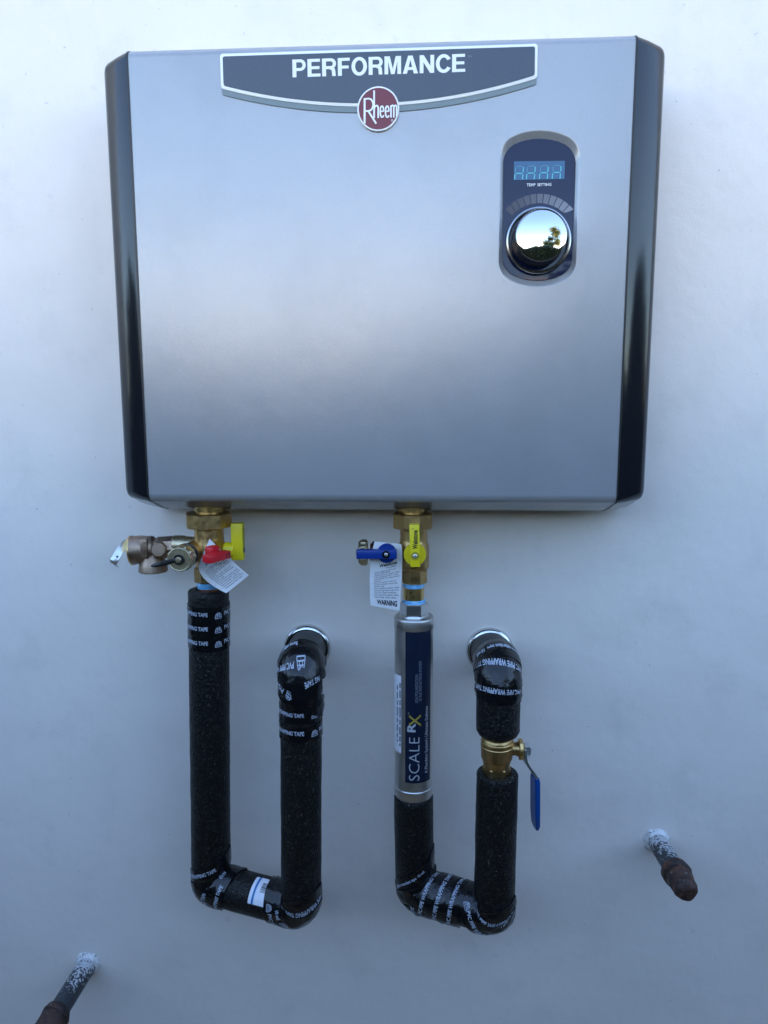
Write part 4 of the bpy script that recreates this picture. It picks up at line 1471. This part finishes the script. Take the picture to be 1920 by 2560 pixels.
link('weld_ring', lathe_bm(fB + Vector((0, 0, 0.0112)), dn, [(0, RFc * 0.99), (0.0006, RFc * 1.012), (0.0012, RFc * 0.99)], n=64), M['bright_steel'], filt, smooth=60)
filtT = Tube([fT, fB], RFc * 0.985, [], wob=0)


def patch(tube, th0, th1, s0, s1, up, m_, name, parent, n1=20, n2=4, label=None):
    bm = bmesh.new()
    g = [[bm.verts.new(tube.pt(th0 + (th1 - th0) * i / n1, s0 + (s1 - s0) * j / n2, up)) for j in range(n2 + 1)] for i in range(n1 + 1)]
    for i in range(n1):
        for j in range(n2):
            bm.faces.new((g[i][j], g[i + 1][j], g[i + 1][j + 1], g[i][j + 1]))
    bmesh.ops.recalc_face_normals(bm, faces=bm.faces)
    return link(name, bm, m_, parent, smooth=60, label=label)


fz = lambda py: filtT.near(1036, py, FD2 + 0.018)
lab = patch(filtT, -0.42, 1.02, fz(1580), fz(1957), 0.00035, M['label_navy'], 'label', filt, label='dark navy label printed with SCALE RX')
pm = px_size(1, 1045, 1750, FD2 + 0.018)


def ftext(words, py_c, th, cap, length_px, off, m_, nm):
    bm = bmesh.new()
    filtT.text(bm, words, th, fz(py_c), PI / 2, cap, 0.0006, off=off, width=length_px * pm)
    link(nm, bm, m_, lab, smooth=0)


ftext('SCALE', 1893, 0.05, 0.0100, 116, -0.012, M['label_text'], 'brand_lettering')
ftext('R', 1817, -0.10, 0.0072, 24, 0.03, M['label_text'], 'emblem_letter')
ftext('X', 1801, 0.08, 0.0108, 32, 0.012, M['gold'], 'emblem_letter')
ftext('ION POLARIZATION', 1717, 0.155, 0.0026, 73, 0.0, M['label_dim'], 'small_print')
ftext('SCALE REDUCTION SYSTEM', 1701, 0.34, 0.0026, 103, 0.0, M['label_dim'], 'small_print')
ftext("A Plumbing System's Ultimate Defense", 1857, 0.70, 0.0031, 179, 0.018, M['label_text'], 'tagline_lettering')
ftext('o', 1780, -0.26, 0.0018, 4, 0.0, M['label_text'], 'trademark_mark')
stk2 = patch(filtT, -1.75, -0.66, fz(1697), fz(1884), 0.00045, M['sticker'], 'sticker', filt, label='white printed sticker on the canister side')
bm = bmesh.new()
for th, words, ln, yc_ in ((-0.78, 'SEE INSTRUCTIONS BEFORE USE AND SERVICE', 168, 1790), (-0.98, 'SERIAL NO  01 02 21 4587', 150, 1790)):
    filtT.text(bm, 'l' * 1 + 'lIlIIlIlIIlIlIlIlIIlI' if False else '- -- --- -- ---- -- --- --', th, fz(yc_), PI / 2, 0.0052, 0.0007, off=0.045, width=ln * pm)
link('printed_lines', bm, M['grey_ink'], stk2, smooth=0)

# cold pipe loop
B0 = Vector((fB.x, fB.y, fB.z - 0.0005))
C2 = P(1240, 2282, DR)
B1 = Vector((fB.x + 0.002, fB.y, C2.z + 0.0005))
B3 = P(1243.5, 1930, DR)
C2.x = B3.x - 0.0005
coldT = Tube([B0, B1, C2, B3], RF, [0.013, 0.014], wob=0.00035, seed=5)
cp = thing('pipe_insulation', 'black foam insulated pipe loop on the right, its bottom wrapped in printed tape', 'insulated pipe', P(1120, 2270, 0.06), 'black foam pipe loops')
cA = coldT.near(1036, 2235, DL)
cB = coldT.near(1240, 2282, DR, lo=cA + 0.03)
link('foam_sleeve', coldT.sleeve(0, cA, inner=0.012), M['foam'], cp)
link('foam_sleeve', coldT.sleeve(cA + 0.0006, cB - 0.0006), M['foam'], cp)
link('foam_sleeve', coldT.sleeve(cB + 0.0002, coldT.L, inner=0.0128), M['foam'], cp)
wrap(coldT, cp, -0.1, cA - 0.0190, 0.62, 0.085, up=0.0007, seed=31, words=[('flame retardant tape  10 mil', -0.0020, 0.0030, 0, 0.036)], cap=0.0026)
wrap(coldT, cp, -0.1, cA - 0.0030, 0.25, 0.085, up=0.0012, seed=32, words=[('PVC PIPE', -0.0180, -0.0040, 0, 0.017)], marks=[(-0.030, -0.002, 0)], wr=0.0014)
wrap(coldT, cp, 0.0, cA + 0.0130, -0.20, 0.078, up=0.0016, seed=33, words=[('PVC PIPE WRAPPING TAPE', 0.0070, 0.0000, 0, 0.046)], wr=0.0010)
wrap(coldT, cp, 0.0, cA + 0.0275, -0.16, 0.078, up=0.0020, seed=34, words=[('PVC PIPE WRAPPING TAPE', 0.0070, 0.0000, 0, 0.046)], wr=0.0009)
wrap(coldT, cp, 0.0, cA + 0.0415, -0.12, 0.078, up=0.0016, seed=35, words=[('PVC PIPE WRAPPING TAPE', 0.0070, 0.0000, 0, 0.046)], wr=0.0009)
wrap(coldT, cp, 0.0, cB - 0.0160, 0.45, 0.085, up=0.0013, seed=36, words=[('PVC PIPE WRAPPING TAPE', -0.0200, 0.0010, 1, 0.046)], marks=[(0.0070, 0.001, 1)], wr=0.0012)
wrap(coldT, cp, 0.05, cB - 0.0020, 0.35, 0.085, up=0.0009, seed=37, words=[('PVC PIPE WRAPPING TAPE', -0.0170, 0.0020, 1, 0.046)], marks=[(0.0105, 0.002, 1)], wr=0.0006)

# upper piece: from the ball valve to the wall
U0 = P(1244, 1836, DR)
U1 = P(1243, 1668, DR)
U2 = P(1224, 1626, 0)
U1.x = U0.x
upT = Tube([U0, U1, Vector((U2.x, -0.0015, U2.z))], RF * 1.03, [0.024], wob=0.00035, seed=9)
up = thing('insulated_elbow', 'short black foam elbow running from the wall down to the ball valve', 'insulated pipe', P(1244, 1700, 0.06))
uC = upT.near(1243, 1690, DR)
link('foam_sleeve', upT.sleeve(0, uC, inner=0.0140, rnd=0.005), M['foam'], up)
link('foam_sleeve', upT.sleeve(uC + 0.0003, upT.L - 0.0005), M['foam'], up)
s = upT.near(1243, 1714, DR)
for i, ds in enumerate((0.0, 0.0125)):
    wrap(upT, up, 0.0, s + ds, PI - 0.06, FULL * 0.9, width=0.0175, up=0.0006 + 0.0005 * i, seed=40 + i, words=[('PVC PIPE WRAPPING TAPE', -0.0035 + 0.0015 * i, 0.0005, 1, 0.046)], wr=0.0009, cap=0.0027 - 0.0004 * i)
wrap(upT, up, 0.0, s + 0.024, PI + 0.05, FULL * 0.7, width=0.018, up=0.0015, seed=43, words=[('flame retardant tape  10 mil', 0.0, -0.003, 1, 0.040)], wr=0.0010, cap=0.0026)

# ball valve between them
bv = thing('ball_valve', 'brass ball valve with a hanging blue lever on the right pipe', 'valve', P(1244, 1890, DR))
link('valve_body', vlathe([(1826, 36), (1842, 36), (1846, 39), (1858, 40.5), (1861, 39.8), (1862.5, 41), (1864, 39.5), (1884, 39.5), (1892, 39), (1896, 36), (1901, 35.6), (1905, 33.8), (1915, 33)], 1243, DR, n=44), M['brass'], bv, smooth=30)
link('collar_rim', vlathe([(1850, 40), (1851, 41), (1853, 40.8), (1854, 40)], 1243, DR, n=44), M['bright_brass'], bv)
link('lower_nut', oct_nut(1912, 1956, 35.5, 1241.5, DR, math.radians(30), ch=3, n=6), M['brass'], bv, smooth=20)
sx = P(1262, 1871.5, DR)
link('stem_neck', lathe_bm(sx, Vector((1, 0, 0)), [(0, px_size(16, 1280, 1871, DR)), (px_size(27, 1280, 1871, DR), px_size(16, 1280, 1871, DR)), (px_size(34, 1280, 1871, DR), px_size(19, 1280, 1871, DR))], n=28), M['brass'], bv)
ppx = px_size(1, 1300, 1872, DR)
link('packing_nut', lathe_bm(P(1296, 1873, DR), Vector((1, 0, 0)), [(0, 24 * ppx), (2 * ppx, 26 * ppx), (9 * ppx, 26 * ppx), (11 * ppx, 23 * ppx)], n=36), M['bright_brass'], bv)
link('lever_nut', lathe_bm(P(1309, 1874, DR), Vector((1, 0, 0)), [(0, 15 * ppx), (1.5 * ppx, 17 * ppx), (14 * ppx, 17 * ppx), (16 * ppx, 15 * ppx), (18 * ppx, 10 * ppx)], n=6, ang=0.3), M['zinc'], bv, smooth=20)


def strap(pts, hw, th, wdir, nm, m_, parent, bev=0.0004):
    """flat bar bent along pts: half widths hw along wdir, thickness th"""
    bm = bmesh.new()
    rows = []
    for i, p in enumerate(pts):
        a_ = pts[max(0, i - 1)]; b_ = pts[min(len(pts) - 1, i + 1)]
        n_ = (b_ - a_).normalized().cross(wdir).normalized()
        rows.append([bm.verts.new(p + wdir * x * hw[i] + n_ * y * th[i] / 2) for x, y in ((1, 1), (-1, 1), (-1, -1), (1, -1))])
    for a_, b_ in zip(rows, rows[1:]):
        for i in range(4):
            j = (i + 1) % 4
            bm.faces.new((a_[i], a_[j], b_[j], b_[i]))
    bm.faces.new(rows[0]); bm.faces.new(rows[-1])
    bmesh.ops.recalc_face_normals(bm, faces=bm.faces)
    if bev:
        bmesh.ops.bevel(bm, geom=[e for e in bm.edges if e.calc_face_angle(0) > 0.6], offset=bev, segments=2, affect='EDGES')
    return link(nm, bm, m_, parent, smooth=50)


wd = Vector((0.25, -1, 0)).normalized()
lv = strap([P(1309, 1868, DR), P(1309, 1895, DR), P(1315, 1908, DR), P(1336, 1936, DR + 0.002), P(1338, 1960, DR + 0.002)], [0.006, 0.007, 0.0066, 0.006, 0.006], [0.0022] * 5, wd, 'steel_lever', M['zinc'], bv)
strap([P(1336.5, 1938, DR + 0.002), P(1338, 1950, DR + 0.002), P(1338, 2030, DR + 0.002), P(1339, 2060, DR + 0.002), P(1341, 2073, DR + 0.002)], [0.0062, 0.0070, 0.0070, 0.0064, 0.0035], [0.0040, 0.0048, 0.0048, 0.0042, 0.0025], wd, 'lever_grip', M['grip_blue'], lv, bev=0.0009)


# ------------------------------------------------------------------ two old pipe stubs
def stub(wx, wy, ex, ey, ed, rp, label, capprof, nblob, seed):
    a = P(wx, wy, 0)
    b = P(ex, ey, ed)
    ax_ = (b - a).normalized()
    L1 = (b - a).length
    t = thing('pipe_stub', label, 'pipe stub', a, 'old capped pipe stubs')
    link('pipe', lathe_bm(a - ax_ * 0.004, ax_, [(0, rp)] + [(0.004 + L1 * k / 12, rp) for k in range(13)], n=36), M['galv'], t)
    bm = lathe_bm(a, ax_, [(L1 + s_, r_) for s_, r_ in capprof], n=36)
    for v in bm.verts:
        v.co += Vector((noise.noise(v.co * 160), noise.noise(v.co * 160 + Vector((9, 0, 0))), noise.noise(v.co * 160 + Vector((0, 9, 0))))) * 0.0009
    link('end_fitting', bm, M['rust'], t, smooth=50)
    # ragged collar of caulk and paint at the wall
    bm = bmesh.new()
    n_ = 40
    rings = []
    for s_, k_ in ((0.0002, 1.36), (0.0010, 1.27), (0.0022, 1.18), (0.0034, 1.08), (0.0046, 0.99)):
        ring = []
        for i in range(n_):
            th = 2 * PI * i / n_
            rr = rp * (k_ + 0.34 * (k_ - 0.98) / 0.44 * noise.noise(Vector((math.cos(th) * 2.2, math.sin(th) * 2.2, seed))) + 0.05 * noise.noise(Vector((math.cos(th) * 7, math.sin(th) * 7, seed + s_ * 900))))
            s2 = s_ * (1 + 0.5 * noise.noise(Vector((math.cos(th) * 2.5, math.sin(th) * 2.5, seed + 5))))
            q_ = a + ax_ * s2
            ring.append(bm.verts.new(Vector((q_.x + math.cos(th) * rr, min(-0.0002, q_.y), q_.z + math.sin(th) * rr))))
        rings.append(ring)
    for x_, y_ in zip(rings, rings[1:]):
        for i in range(n_):
            j = (i + 1) % n_
            bm.faces.new((x_[i], x_[j], y_[j], y_[i]))
    bmesh.ops.recalc_face_normals(bm, faces=bm.faces)
    link('caulk_collar', bm, M['caulk'], t, smooth=60)
    return t, a, b, ax_


stub(1641, 2100, 1688, 2178, 0.052, 0.0100, 'short paint flecked pipe stub on the right with a rusty brown capped end',
     [(-0.0020, 0.0102), (-0.0012, 0.0132), (0.0, 0.0142), (0.0055, 0.0142), (0.0072, 0.0137), (0.0078, 0.0126), (0.0150, 0.0124), (0.0200, 0.0118), (0.0235, 0.0110), (0.0255, 0.0112), (0.0290, 0.0104), (0.0312, 0.0088), (0.0324, 0.0060), (0.0327, 0.0020)], 5, 2.0)
stub(221, 2408, 143, 2533, 0.062, 0.0107, 'paint flecked pipe stub in the lower left corner with a rusty coupling',
     [(-0.004, 0.0109), (-0.002, 0.0135), (0.003, 0.0150), (0.006, 0.0145), (0.0065, 0.0136), (0.022, 0.0136), (0.028, 0.012), (0.030, 0.006)], 5, 8.0)
